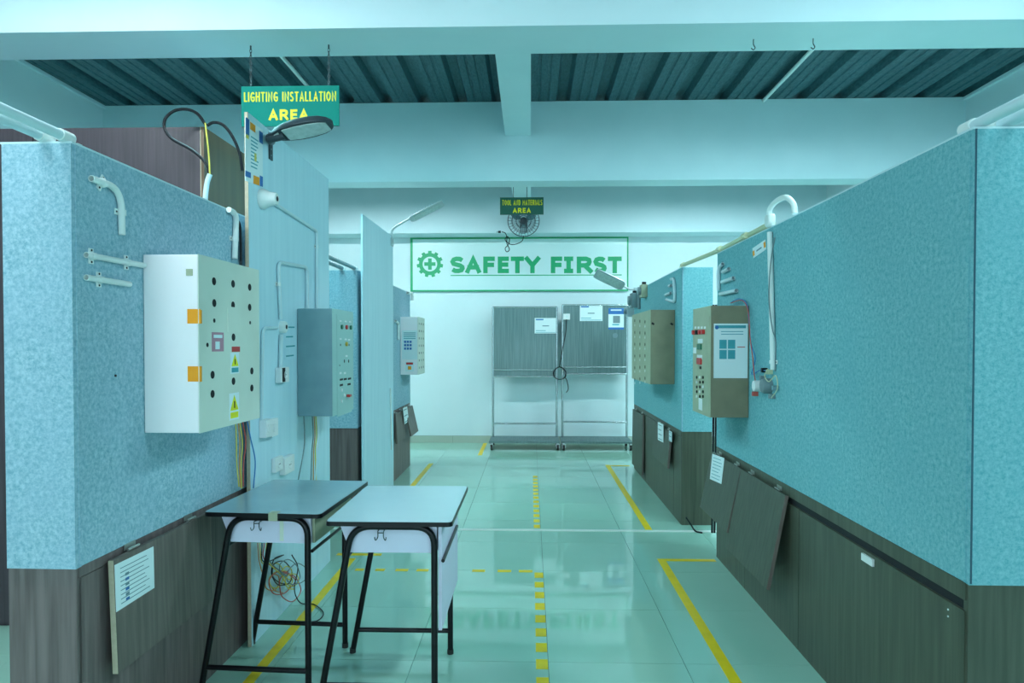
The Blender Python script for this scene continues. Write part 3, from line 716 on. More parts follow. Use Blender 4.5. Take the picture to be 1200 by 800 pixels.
# ------------------------------------------------------------------ cables and wires
def cable(pts, r, m, label, name='cable', cat='cable', n=8, seg=8, group=None):
    b = BM(); P = smooth_path(pts, n); tube(b, P, r, seg); o = obj(name, b, M[m], None, smooth=True)
    c = Vector(P[0]); 
    for v in o.data.vertices: v.co -= c
    o.location = c
    return tag(o, label, cat, group)
yc = 3.12
loop = [(246,206),(240,190),(225,176),(202,163),(193,151),(194,139),(204,130),(218,128),(231,133),(241,146)]
cable([at_y(x,y,yc+.01*i/3) for i,(x,y) in enumerate(loop)], .007, 'cable', 'black cable making a big loop above the left partition')
loop = [(243,147),(250,143.5),(259,145),(267,152),(275,165),(281,181),(284,200)]
cable([at_y(x,y,yc+.03) for x,y in loop], .007, 'cable', 'black cable arching from the loop to the tall board')
cable([at_y(x,y,yc-.005) for x,y in ((240.5,144),(243,165),(245,185),(246,204))], .004, 'wire_yellow', 'thin yellow wires hanging inside the black cable loop')
T = thing('conduit_pipe', 'pale upright conduit end from which the black cable emerges', 'conduit', at_y(241,240,yc))
b = BM(); tube(b, smooth_path([at_y(x,y,yc) for x,y in ((240.5,260),(240.5,235),(242.5,215),(246,204))]), .0115, 12, hollow=True); obj('pipe', b, M['pvc_blue'], T, smooth=True)
cable([FL1.hp(277,256,.012), FL1.hp(281,264,.014), FL1.hp(282,285,.014), FL1.hp(282,330,.014)], .006, 'cable', 'black cable hanging between the left partition and the tall board')
for k, (c, m, nm) in enumerate((((276,492),'wire_yellow','yellow'),((279,493),'wire_orange','orange'),((281,494),'wire_yellow','second yellow'),((284,492),'wire_red','red'))):
    pts = [(c[0],c[1]),(c[0]+1+k,c[1]+25),(c[0]+1.5,c[1]+50),(c[0]+4-k,c[1]+78)]
    cable([FL1.hp(x,y,.03+.004*k) for x,y in pts], .003, m, '%s wire hanging from the underside of the large white box' % nm, 'wire', 'wire')
cable([FB1.hp(x,y,.01) for x,y in ((289,490),(294,515),(299,540),(297,572))], .003, 'wire_blue', 'blue wire hanging on the near edge of the tall board', 'wire', 'wire')
for k, (x0, x1, m, nm) in enumerate(((356,347,'wire_grey','grey'),(366,364,'wire_grey','darker grey'),(368,367,'wire_orange','brown'),(370,371,'wire_yellow','yellow'),(372,369,'wire_white','white'))):
    cable([FB1.hp(x,y,.03+.012*k) for x,y in ((x0,487),(x0+1,510),(x0-.5,530),(x1,575))], .0035, m, '%s wire hanging under the grey box behind the desks' % nm, 'wire', 'wire')
# tangle at the foot of the tall board
for k, m in enumerate(('wire_orange','wire_yellow','cable','wire_red','wire_yellow','wire_grey')):
    pts = [(302+k*2.5,636),(304+k*2.5,658)]; cx_, cy_ = 318+4*k, 680-7*(k % 3); r0 = 8+2.2*(k % 4)
    for q in range(11+k):
        a = PI+q*.85*(1 if k % 2 else -1)+k; rr = r0*(1+.25*math.sin(q*1.3+k)); pts.append((cx_+rr*math.cos(a)+q*.8, cy_+rr*1.15*math.sin(a)+q*.6))
    cable([FB1.hp(px,py,.01+.012*random.random()+.004*k) for px,py in pts], .0028, m, ('orange','first yellow','black','red','second yellow','grey')[k]+' wire in the tangle at the foot of the tall board', 'wire', 'wire', n=6)
cable([FB1.hp(342,650,.03), FB1.hp(349,665,.035), at_z(345,690,.1), at_z(352,706,.01), at_z(368,708,.006), at_z(379,718,.006), at_z(372,727,.006), at_z(358,728,.006)], .003, 'cable', 'thin black cable curling on the floor behind the left desk')
cable([FR1.hp(x,y,.02) for x,y in ((857,354),(866,350),(875,356),(878,380),(880,402),(885,420),(881,438),(890,434),(897,434))], .003, 'wire_blue', 'blue wire looping from the near right box to the round fitting', 'wire', 'wire')
cable([FR1.hp(x,y,.025) for x,y in ((856,355),(870,352),(877,366),(879,395),(882,418),(884,440),(887,452),(890,458))], .0028, 'wire_red', 'red wire looping from the near right box to the round fitting', 'wire', 'wire')
cable([FR1.hp(x,y,.03) for x,y in ((908,278),(903,310),(901,350),(905,385),(909,400),(908,435))], .003, 'wire_grey', 'thin dark wire beside the vertical conduit on the right partition', 'wire', 'wire')
# fitting at the end of the drop conduit
p = FR1.hp(903, 452)
T = thing('socket_fitting', 'grey and white round electrical fitting with loose wires, end of the right conduit', 'electrical fitting', p)
b = BM(); lathe(b, p, FR1.n, [(0,.04),(.03,.04),(.045,.034),(.05,.0)], 20); obj('body', b, M['wire_grey'], T, smooth=True)
q = FR1.hp(892, 452, .02); b = BM(); lathe(b, q, FR1.n, [(0,.03),(.04,.028),(.045,.0)], 16); obj('cap', b, M['white'], T, smooth=True)
for px, py, m in ((899,434,'cable'),(905,436,'pvc_cream'),(888,462,'wire_red'),(908,465,'wire_grey'),(897,443,'wire_grey'),(912,455,'box_grey')):
    q = FR1.hp(px, py, .015); b = BM(); fbox(b, FR1, FR1.hit(px,py)[0]-.012, FR1.hit(px,py)[0]+.012, q.z-.012, q.z+.012, .0, .03); obj('connector', b, M[m], T, bevel=.003)
b = BM(); tube(b, smooth_path([FR1.hp(x,y,.035) for x,y in ((900,432),(896,440),(901,447),(909,440),(911,455),(904,466))]), .0028, 6); obj('loose_wire', b, M['pvc_cream'], T)
# black cable bundle in the gap between the right partitions
for k in range(2):
    x = 1.338+.018*k
    cable([Vector((x, 4.95, 1.70)), Vector((x, 4.96, 1.5)), Vector((x+.003, 4.95, .9)), Vector((x, 4.96, .02))], .008, 'cable', 'black cable dropping in the gap between the right partitions, %s one' % ('nearer the corridor' if k == 0 else 'farther from the corridor'))
# black stopper rod on floor at the farther right partition
cable([at_z(804,606,.09)+Vector((0,.0,0)), at_z(810,615,.03), at_z(815,622,.01), at_z(823,624,.006)], .006, 'cable', 'short black cable end lying by the foot of the farther right partition')
b = BM()

# ------------------------------------------------------------------ signs
GLYPH = {
 'A': (1.0, [[(0,0),(.5,1),(1,0)], [(.17,.3),(.83,.3)]]),
 'D': (.95, [[(0,0),(0,1),(.55,1),(.88,.85),(1,.5),(.88,.15),(.55,0),(0,0)]]),
 'E': (.75, [[(1,1),(0,1),(0,0),(1,0)], [(0,.52),(.92,.52)]]),
 'F': (.75, [[(1,1),(0,1),(0,0)], [(0,.5),(.9,.5)]]),
 'G': (1.0, [[(1,.83),(.8,.97),(.5,1),(.15,.85),(0,.5),(.15,.15),(.5,0),(.8,.02),(1,.12),(1,.46),(.58,.46)]]),
 'H': (.95, [[(0,0),(0,1)], [(1,0),(1,1)], [(0,.52),(1,.52)]]),
 'I': (.6, [[(.5,0),(.5,1)], [(0,0),(1,0)], [(0,1),(1,1)]]),
 'L': (.72, [[(0,1),(0,0),(1,0)]]),
 'M': (1.2, [[(0,0),(0,1),(.5,.35),(1,1),(1,0)]]),
 'N': (.98, [[(0,0),(0,1),(1,0),(1,1)]]),
 'O': (1.05, [[(.5,1),(.15,.85),(0,.5),(.15,.15),(.5,0),(.85,.15),(1,.5),(.85,.85),(.5,1)]]),
 'R': (.95, [[(0,0),(0,1)], [(.0,1),(.62,1),(.88,.9),(.92,.74),(.84,.57),(.6,.46),(0,.46)], [(.5,.46),(1,0)]]),
 'S': (.85, [[(.97,.86),(.75,.98),(.4,1),(.12,.93),(0,.76),(.1,.59),(.4,.52),(.75,.45),(.97,.33),(1,.22),(.9,.07),(.6,0),(.25,.01),(0,.13)]]),
 'T': (.9, [[(0,1),(1,1)], [(.5,1),(.5,0)]]),
 'Y': (.95, [[(0,1),(.5,.47),(1,1)], [(.5,.5),(.5,0)]]),
}
def stroke(bm, P, t, closed, y, th):
    """flat ribbon of width t following P (x, z), solid th deep"""
    n = len(P); L = []; Rr = []
    for i in range(n):
        a = P[i-1] if (i > 0 or closed) else None; c = P[(i+1) % n] if (i < n-1 or closed) else None
        d1 = (P[i]-a).normalized() if a is not None else None; d2 = (c-P[i]).normalized() if c is not None else None
        if d1 is None: d1 = d2
        if d2 is None: d2 = d1
        m = (d1+d2); m = m.normalized() if m.length > 1e-6 else d1
        nn = Vector((-m.y, m.x)); k = max(nn.dot(Vector((-d1.y, d1.x))), .5)
        L.append(P[i]+nn*t/2/k); Rr.append(P[i]-nn*t/2/k)
    V = [[bm.verts.new((q.x, yy, q.y)) for q in (L[i], Rr[i]) for yy in (y, y-th)] for i in range(n)]   # L back, L front, R back, R front
    for i in (range(n) if closed else range(n-1)):
        A, B = V[i], V[(i+1) % n]
        for a, b_ in ((0,1),(1,3),(3,2),(2,0)): bm.faces.new([A[a], A[b_], B[b_], B[a]])
    if not closed:
        for A in (V[0], V[-1]): bm.faces.new([A[0], A[1], A[3], A[2]])
def put_text(txt, x0, x1, z0, z1, y, m, parent, name='lettering', th=.002, t=.012, gap=.3):
    ws = [.55 if c == ' ' else GLYPH[c][0]*(.45 if c == 'I' and len(txt) > 12 else 1) for c in txt]
    tot = sum(ws)+gap*(len(txt)-1); u = (x1-x0)/tot; x = x0
    for c, w_ in zip(txt, ws):
        if c != ' ':
            bm = BM()
            for kk, pl in enumerate(GLYPH[c][1]):
                if c == 'I' and len(txt) > 12 and kk > 0: continue
                P = []
                for q, (a, b_) in enumerate(pl):
                    ax = x+t/2+a*(w_*u-t); az = z0+t/2+b_*(z1-z0-t)
                    P.append(Vector((ax, az)))
                closed = pl[0] == pl[-1]
                if closed: P = P[:-1]
                if not closed:      # square ends reach the cap lines
                    for e, f in ((0, 1), (-1, -2)):
                        if abs(P[e].y-(z0+t/2)) < 1e-6 or abs(P[e].y-(z1-t/2)) < 1e-6 or abs(P[e].y-P[f].y) < 1e-6:
                            d = (P[e]-P[f]).normalized(); P[e] = P[e]+d*t/2
                stroke(bm, P, t, closed, y, th+.0008*kk)
            obj('letter', bm, m, parent)
        x += (w_+gap)*u
def ptext(txt, px0, py0, px1, py1, y, m, parent, **k):
    p = at_y(px0, py1, y); q = at_y(px1, py0, y); put_text(txt, p.x, q.x, p.z, q.z, y, m, parent, **k)
def chain(parent, x, y, z0, z1):
    b = BM(); z = z0; k = 0
    while z < z1-.005:
        c = Vector((x, y, z+.011)); pts = []
        for q in range(9):
            a = 2*PI*q/8; d = Vector((math.cos(a)*.005, 0, math.sin(a)*.011)); pts.append(c+(d if k % 2 else Vector((0, d.x, d.z))))
        tube(b, pts, .0017, 5); z += .0165; k += 1
    obj('chain', b, M['chain'], parent)
ys1 = 3.42
p = at_y(283,148,ys1); q = at_y(397,100,ys1)
T = thing('hanging_sign', 'teal hanging sign reading LIGHTING INSTALLATION AREA in yellow letters', 'sign', ((p.x+q.x)/2, ys1, p.z))
b = BM(); box(b, p.x, q.x, ys1, ys1+.012, p.z, q.z); obj('panel', b, M['sign'], T)
ptext('LIGHTING INSTALLATION', 286, 107, 394, 119.5, ys1, M['yellow'], T, t=.0064, gap=.24)
ptext('AREA', 315, 128, 361.5, 141, ys1, M['yellow'], T, t=.0125, gap=.2)
for px in (293.5, 385):
    x = at_y(px, 100, ys1).x; chain(T, x, ys1+.006, q.z-.01, ZB-.002)
    b = BM(); tube(b, [(x,ys1+.006,ZB-.02),(x,ys1+.006,ZB)], .004, 6); obj('ceiling_hook', b, M['chain'], T)
ys2 = 7.7
p = at_y(586,251.5,ys2); q = at_y(637,231,ys2)
T = thing('hanging_sign', 'small dark green hanging sign reading TOOL AND MATERIALS AREA', 'sign', ((p.x+q.x)/2, ys2, p.z))
b = BM(); box(b, p.x, q.x, ys2, ys2+.012, p.z, q.z); obj('panel', b, M['sign_dark'], T)
ptext('TOOL AND MATERIALS', 588.5, 234, 635.5, 240.5, ys2, M['yellow'], T, t=.0075, gap=.26)
ptext('AREA', 601, 243.5, 622, 249.5, ys2, M['yellow'], T, t=.013, gap=.25)
for px in (601.5, 617.5):
    x = at_y(px, 231, ys2).x; x = max(min(x, -.02), -.22); b = BM(); tube(b, [(x,ys2+.006,q.z-.01),(x,ys2+.006,3.362)], .004, 6); obj('wire_hanger', b, M['chain'], T)
# ceiling hooks in the near beam
for px, py, nm in ((883,46,'left'),(953,45,'right')):
    p = at_z(px, py, ZB); b = BM()
    tube(b, smooth_path([p, p-Vector((0,0,.025)), p+Vector((.008,0,-.042)), p+Vector((.0,0,-.052)), p+Vector((-.012,0,-.044))]), .0025, 6)
    o = obj('ceiling_hook', b, M['chain'])
    for v in o.data.vertices: v.co -= p
    o.location = p; tag(o, 'small wire hook under the near crossbeam, the %s one of two' % nm, 'hook')
# SAFETY FIRST banner
yb = 9.56
p = at_y(481,341.5,yb); q = at_y(736.5,277,yb)
T = thing('safety_banner', 'long white banner with green SAFETY FIRST lettering and gear emblem', 'banner', ((p.x+q.x)/2, yb, p.z))
qz = min(q.z, ZB-.003)
b = BM(); box(b, p.x, q.x, yb, yb+.012, p.z, qz); obj('sheet', b, M['banner'], T)
bx0, bx1, bz0, bz1 = p.x, q.x, p.z, qz
for nm, (x0,x1,z0,z1) in enumerate(((bx0,bx0+.034,bz0,bz1),(bx1-.02,bx1,bz0,bz1),(bx0+.034,bx1-.02,bz0,bz0+.022),(bx0+.034,bx1-.02,bz1-.022,bz1))):
    b = BM(); box(b, x0, x1, yb-.002, yb, z0, z1); obj('border', b, M['green'], T)
for ch, x0, x1 in (('S',527.8,544.6),('A',545.5,563.5),('F',566.3,579.8),('E',583.3,596.3),('T',598.6,614),('Y',615,633),('F',645.5,658.8),('I',661,671.7),('R',675.8,694.5),('S',695.3,711),('T',712.3,728.5)):
    if ch == ' ': continue
    else: ptext(ch, x0, 300.5, x1, 320, yb, M['green'], T, t=.063)
a = at_y(528,323.2,yb); c = at_y(728.5,321.5,yb); b = BM(); box(b, a.x, c.x, yb-.002, yb, a.z, c.z); obj('underline', b, M['green'], T)
gc = at_y(503.8,309.3,yb); k = 9.56/785*1.0
R1_, R2_, R3_ = 15.6*k, 12.9*k, 8.6*k
out = []
NT = 11
for i in range(NT):
    a = PI/2+2*PI*i/NT; hw = .145; hw2 = .125
    out += [(R2_, a-hw-.02), (R1_, a-hw2), (R1_, a+hw2), (R2_, a+hw+.02), (R2_, a+2*PI/NT*.5)]
bm = BM(); outer = [bm.verts.new((gc.x+r*math.cos(a), yb-.002, gc.z+r*math.sin(a))) for r, a in out]
inner = [bm.verts.new((gc.x+R3_*math.cos(a), yb-.002, gc.z+R3_*math.sin(a))) for r, a in out]
n_ = len(out)
for i in range(n_): bm.faces.new([outer[i], outer[(i+1)%n_], inner[(i+1)%n_], inner[i]])
r = bmesh.ops.extrude_face_region(bm, geom=list(bm.faces))
for g in r['geom']:
    if isinstance(g, bmesh.types.BMVert): g.co.y += .002
obj('gear_ring', bm, M['green'], T)
b = BM(); u, v = 6.6*k, 2.1*k; box(b, gc.x-u, gc.x+u, yb-.002, yb, gc.z-v, gc.z+v); box(b, gc.x-v, gc.x+v, yb-.002, yb, gc.z+v, gc.z+u); box(b, gc.x-v, gc.x+v, yb-.002, yb, gc.z-u, gc.z-v)
obj('cross', b, M['green'], T)

# ------------------------------------------------------------------ wall fan
fc = at_y(613.5, 258.5, 8.98)
T = thing('wall_fan', 'dark wall fan with wire guard behind the small hanging sign', 'fan', (fc.x, 9.2, fc.z))
R = .21
b = BM()
for y, rr in ((-.05,.06),(-.045,.10),(-.035,.15),(0,R),(.03,.16),(.04,.1)):
    tube(b, [(fc.x+rr*math.cos(2*PI*k/28), fc.y+y, fc.z+rr*math.sin(2*PI*k/28)) for k in range(29)], .0035 if rr < R else .006, 5)
for k in range(30):
    a = 2*PI*k/30; d = Vector((math.cos(a), 0, math.sin(a)))
    tube(b, [fc+d*.05+Vector((0,-.052,0)), fc+d*.13+Vector((0,-.042,0)), fc+d*R, fc+d*.13+Vector((0,.035,0)), fc+d*.06+Vector((0,.045,0))], .0016, 4)
obj('guard', b, M['fan_wire'], T)
for k in range(3):
    b = BM(); a = 2*PI*k/3+.5; pts = []
    for q in range(7):
        t = q/6; pts.append((.04+.14*t, .30*math.sin(PI*(.15+.8*t))+.1))
    fr = [Vector((fc.x+r*math.cos(a+w_), fc.y-.02, fc.z+r*math.sin(a+w_))) for r, w_ in pts]
    bk = [Vector((fc.x+r*math.cos(a-w_), fc.y+.012, fc.z+r*math.sin(a-w_))) for r, w_ in pts]
    prism(b, fr+bk[::-1], Vector((0,.003,0))); obj('blade', b, M['blade'], T)
b = BM(); lathe(b, fc+Vector((0,-.03,0)), (0,1,0), [(0,.02),(.01,.045),(.06,.05),(.14,.05),(.17,.03)], 20); obj('motor', b, M['fan'], T, smooth=True)
b = BM(); tube(b, [fc+Vector((0,.10,0)), Vector((fc.x,9.17,fc.z-.02))], .02, 10); box(b, fc.x-.05, fc.x+.05, 9.17, 9.199, max(fc.z-.12,2.95), fc.z+.06); obj('wall_bracket', b, M['fan'], T)
b = BM(); cp = [(613.5,276),(612,282),(606,285.5),(600,286.5),(596,285),(592,281),(594,277),(597,280),(596,286),(592,291),(594,295),(597,292),(594,285),(594,278),(592,273),(588,271.5)]
tube(b, smooth_path([at_y(x,y,9.12+.01*(i%3)) for i,(x,y) in enumerate(cp)], 5), .006, 6); o = obj('cord', b, M['cable'], T, smooth=True)
pl = at_y(587,271.5,9.12); b = BM(); tube(b, [pl, pl+Vector((-.035,0,-.003))], .015, 10); obj('plug', b, M['cable'], o, smooth=True)
b = BM()
for s in (-1, 1): tube(b, [pl+Vector((-.035,0,.006*s)), pl+Vector((-.06,0,-.008+.006*s))], .0028, 6)
obj('plug_pin', b, M['stainless'], T)

# ------------------------------------------------------------------ stainless rack carts
def cart(px0, px1, pytop, pysheet, pylow, label, sheet_n=None):
    yf, yr = 8.88, 9.42; yu = 9.30
    x0 = at_y(px0, 450, yu).x; x1 = at_y(px1, 450, yu).x; zt = at_y(px0, pytop, yu).z
    T = thing('rack_cart', label, 'rack cart', ((x0+x1)/2, 9.1, 0))
    for x in (x0+.016, x1-.016):
        b = BM(); tube(b, fillet([(x,yu,.115),(x,yu,zt-.01)], .01), .016, 12); obj('upright', b, M['stainless'], T, smooth=True)
        for y in (yf+.05, yr-.05):
            w0 = thing_part('caster', T, (x, y, 0))
    zs = at_y(px0, pysheet, yu).z; zb = at_y(px0, pysheet+8, yu).z; zl = at_y(px0, pylow, yu).z
    for z in (zt-.012, zs, zb, zl):
        b = BM(); tube(b, [(x0+.01,yu,z),(x1-.01,yu,z)], .013, 10); obj('cross_bar', b, M['stainless'], T, smooth=True)
    b = BM(); box(b, x0+.03, x1-.03, yu-.002, yu+.004, zs+.01, zt-.02); obj('back_sheet', b, M['sheet'], T)
    b = BM(); box(b, x0+.03, x1-.03, yu-.001, yu+.002, zb+.01, zs-.01); obj('mid_strip', b, M['sheet'], T)
    b = BM(); box(b, x0-.018, x1+.010, yf, yr, .098, .125); obj('shelf', b, M['sheet'], T, bevel=.004)
    return T, zt, zs, yu
def thing_part(name, T, p):
    x, y, _ = p
    b = BM(); tube(b, [(x-.014,y,.036),(x+.014,y,.036)], .036, 16); wh = obj('caster_wheel', b, M['rubber'], T, smooth=True)
    b = BM(); tube(b, [(x-.016,y,.036),(x+.016,y,.036)], .016, 12); obj('wheel_hub', b, M['white'], wh)
    b = BM(); box(b, x-.022, x-.017, y-.018, y+.018, .03, .098); box(b, x+.017, x+.022, y-.018, y+.018, .03, .098); box(b, x-.022, x+.022, y-.018, y+.018, .082, .0985); obj('caster_fork', b, M['stainless'], T)
K1, zt1, zs1, yu = cart(576.5, 653.8, 359, 433, 496, 'left one of the two stainless wheeled rack carts at the back wall')
K2, zt2, zs2, yu = cart(657.8, 736, 356.5, 430, 494, 'right one of the two stainless wheeled rack carts, with a blue poster on it')
yp = yu-.006
def bsheet(px0, py0, px1, py1, label, **k):
    a = at_y(px0,py0,yp); c = at_y(px1,py1,yp)
    return sheet_on([Vector((a.x,yp,a.z)),Vector((c.x,yp,a.z)),Vector((c.x,yp,c.z)),Vector((a.x,yp,c.z))], label, **k)
def ex(patch): patch(.05,.4,.06,.14,M['print_blue'],'print_block'); patch(.35,.65,.48,.54,M['print']); patch(.05,.5,.8,.84,M['print_teal']); patch(.05,.95,.92,.95,M['print_teal'])
bsheet(626.5,372.5,652.5,390.5,'white notice sheet on the left rack cart', lines=0, extra=ex)
bsheet(679.5,357.5,706,376,'white notice sheet at the top of the right rack cart', lines=0, extra=ex)
def ex(patch):
    patch(0,1,0,.28,M['print_blue'],'print_block'); patch(0,1,.9,1,M['print_blue'],'print_block'); patch(.15,.85,.06,.12,M['paper'],'print_line',.0022); patch(.3,.75,.36,.7,M['wire_grey'],'print_block'); patch(.25,.7,.74,.8,M['print_teal'])
bsheet(713,361,731,386,'blue and white poster on the right rack cart', name='poster', lines=0, extra=ex)
p = at_y(664,371,yp); T = thing('power_socket', 'small white power socket with black cord on the right rack cart', 'socket', p)
b = BM(); box(b, p.x-.045, p.x+.045, yp-.03, yp, p.z-.04, p.z+.04); obj('body', b, M['white'], T, bevel=.004)
b = BM(); disc(b, p+Vector((0,-.03,0)), (0,-1,0), .018, .002, 14); obj('outlet', b, M['wire_white'], T)
pts = [(664,374),(663,390),(659,410),(656,428)]
for k in range(22):
    a = -PI/2+2*PI*k/9; pts.append((656+(7.2+.5*math.sin(k*1.7))*math.cos(a), 437.5+(7.2+.6*math.cos(k*2.1))*math.sin(a)))
pts += [(664,445),(666,455),(663.5,460)]
cable([at_y(x,y,yp-.03-.002*(i%5)) for i,(x,y) in enumerate(pts)], .006, 'cable', 'black power cord coiled between the two rack carts', n=5)
p = at_y(721,393,yp); b = BM(); disc(b, p, (0,-1,0), .035, .004, 16); obj('knob', b, M['wire_grey'], K2)

# ------------------------------------------------------------------ street lamps
def head(T, A, axis, roll, L, W, th, m_body, glass=True, fins=0, pointed=True):
    """lamp head along axis from A; roll turns the underside normal"""
    a = Vector(axis).normalized(); dn = Vector((0,0,-1)); s = a.cross(dn).normalized(); dn = s.cross(a).normalized()
    if dn.z > 0: dn = -dn
    rm = Matrix.Rotation(roll, 3, a); s = rm@s; dn = rm@dn
    A = Vector(A)
    if pointed: prof = [(0,.36),(.06,.40),(.12,.62),(.25,.84),(.45,1),(.65,.98),(.82,.84),(.93,.58),(.985,.3),(1,.08)]
    else: prof = [(0,.55),(.05,.9),(.1,1),(.9,1),(.97,.92),(1,.8)]
    rings = []
    bm = BM()
    for t, w_ in prof:
        c = A+a*L*t; hw = W/2*w_; top = th*(.35+.65*w_ if pointed else 1)
        rings.append([bm.verts.new(c+s*x*hw-dn*z*top) for x, z in ((-1,0),(-1,.35),(-.7,.85),(0,1),(.7,.85),(1,.35),(1,0))])
    for P_, Q_ in zip(rings, rings[1:]):
        for k in range(7): bm.faces.new([P_[k], P_[(k+1)%7], Q_[(k+1)%7], Q_[k]])
    bm.faces.new(rings[0]); bm.faces.new(rings[-1])
    obj('lamp_head', bm, m_body, T, smooth=True)
    if glass:
        b = BM(); pr = [(t, w_) for t, w_ in prof if .2 <= t <= .95] if pointed else [(.12,.86),(.92,.86)]
        poly = [A+a*L*t+s*W/2*w_*.80+dn*.001 for t, w_ in pr]+[A+a*L*t-s*W/2*w_*.80+dn*.001 for t, w_ in reversed(pr)]
        prism(b, poly, dn*.004); obj('lens', b, M['lamp_glass'], T)
        if pointed:
            b = BM(); poly = [A+a*L*t+s*W/2*w_+dn*.001 for t, w_ in ((.08,.30),(.175,.5))]+[A+a*L*t-s*W/2*w_+dn*.001 for t, w_ in ((.175,.5),(.08,.30))]
            prism(b, poly, dn*.004); obj('hatch', b, M['lamp_glass'], T)
    for k in range(fins):
        t = .14+.62*k/max(fins-1,1); c = A+a*L*t-dn*th; b = BM()
        hexa(b, [c+s*x+a*y-dn*z for z in (-.003,.014) for x, y in ((-W*.32,-.002),(W*.32,-.002),(W*.32,.002),(-W*.32,.002))]); obj('cooling_fin', b, m_body, T)
A = FB1.hp(316, 162, .04)
T = thing('street_lamp_head', 'dark street lamp head with glass lens reaching out from the tall board', 'street lamp', FB1.hp(316,186,.0))
pb = FB1.hp(316.5, 172); a_, z_ = FB1.hit(316.5,172)
b = BM(); fbox(b, FB1, a_-.022, a_+.022, z_-.065, z_+.055, 0, .006); obj('bracket_plate', b, M['lamp_dark'], T, bevel=.002)
for dz in (-.045,-.015,.02): b = BM(); disc(b, FB1.pt(a_-.008, z_+dz, .006), FB1.n, .005, .003, 8); obj('bolt', b, M['stainless'], T)
tip = at_y(391, 146, A.y-.05)
ax = (tip-A).normalized(); st = A-ax*.02
b = BM(); tube(b, [FB1.pt(a_, z_+.03, .004), A, A+ax*.08], .022, 14); obj('spigot', b, M['lamp_dark'], T, smooth=True)
head(T, A+ax*.005, ax, math.radians(-14), (tip-A).length-.01, .125, .052, M['lamp_dark'])
# lamp 2
Q0 = FB2.hp(459.5, 284, .008); T = thing('street_lamp_head', 'pale slim street lamp on a bent arm above the farther tall board', 'street lamp', Q0)
y0 = Q0.y
b = BM(); tube(b, smooth_path([Q0, at_y(459,272,y0), at_y(463,266,y0), at_y(475,259,y0), at_y(486,253,y0)], 5), .010, 10); obj('arm', b, M['lamp_light'], T, smooth=True)
b = BM(); a_, z_ = FB2.hit(459,283); fbox(b, FB2, a_-.05, a_+.03, z_-.045, z_+.03, 0, .012); obj('bracket_plate', b, M['lamp_light'], T)
s0 = at_y(481,258,y0); s1 = at_y(519.5,238.5,y0)
head(T, s0, (s1-s0), math.radians(-12), (s1-s0).length, .13, .022, M['lamp_light'], fins=9, pointed=False)
# lamp 3
Q0 = FR2.pt(FR2.L-.12, ZTOP+.0, -.01); T = thing('street_lamp_head', 'grey street lamp drooping over the right rack cart from the partition end', 'street lamp', Q0)
y0 = Q0.y; e0 = at_y(731,336,y0); e1 = at_y(697.5,320,y0)
b = BM(); tube(b, [Q0+Vector((.0,0,.02)), at_y(738,339,y0), at_y(722,330,y0)], .010, 10); obj('arm', b, M['lamp_light'], T, smooth=True)
b = BM(); box(b, Q0.x-.03, Q0.x+.05, y0-.04, y0+.04, ZTOP+.002, ZTOP+.035); obj('bracket_plate', b, M['lamp_light'], T)
head(T, e0, (e1-e0), math.radians(34), (e1-e0).length, .16, .03, M['lamp_light'], fins=7, pointed=False)
# clutter of fittings at the far top of the right partition
def fitting(F, px, py, w_, h, d, m, label):
    a, z = F.hit(px, py); T = thing('lamp_fitting', label, 'lamp fitting', F.pt(a, z, 0))
    b = BM(); fbox(b, F, a-w_/2, a+w_/2, z-h/2, z+h/2, .0, d); obj('body', b, m, T, bevel=.006)
    b = BM(); disc(b, F.pt(a, z, d), F.n, min(w_, h)*.32, .03, 12); obj('holder', b, M['wire_grey'], T)
    b = BM(); disc(b, F.pt(a, z+h/2-.012, d*.4), (0,0,1), .022, .04, 10); obj('gland', b, M['cable'], T)
fitting(FR2, 757.5, 341, .14, .13, .06, M['box_beige'], 'small beige lamp fitting on the top edge of the farther right partition')
fitting(FR2, 746.5, 352, .16, .16, .07, M['wire_grey'], 'grey lamp fitting above the far end of the beige box')
fitting(FR2, 742.5, 365, .09, .12, .08, M['lamp_light'], 'white lamp fitting at the far end of the right partition')
conduit(FR2, [(748.8,345),(748.8,362)], .015, 'short grey upright pipe between the fittings above the beige box', m='wire_grey')
# thin rod on the farther tall board
conduit(FB2, [(457.5,455),(459,527)], .007, 'thin white rod low on the farther tall board', hollow=False)
# deck conduits
for x, y0, y1, nm in ((2.15,3.57,6.29,'right'),(-1.95,3.57,6.29,'left')):
    b = BM(); tube(b, [(0,0,0),(0,y1-y0,0)], .016, 10); o = obj('conduit_pipe', b, M['pvc'], None, smooth=True); o.location = (x, y0, ZD-.017)
    tag(o, 'long white conduit under the ribbed deck in its %s half' % nm, 'conduit')

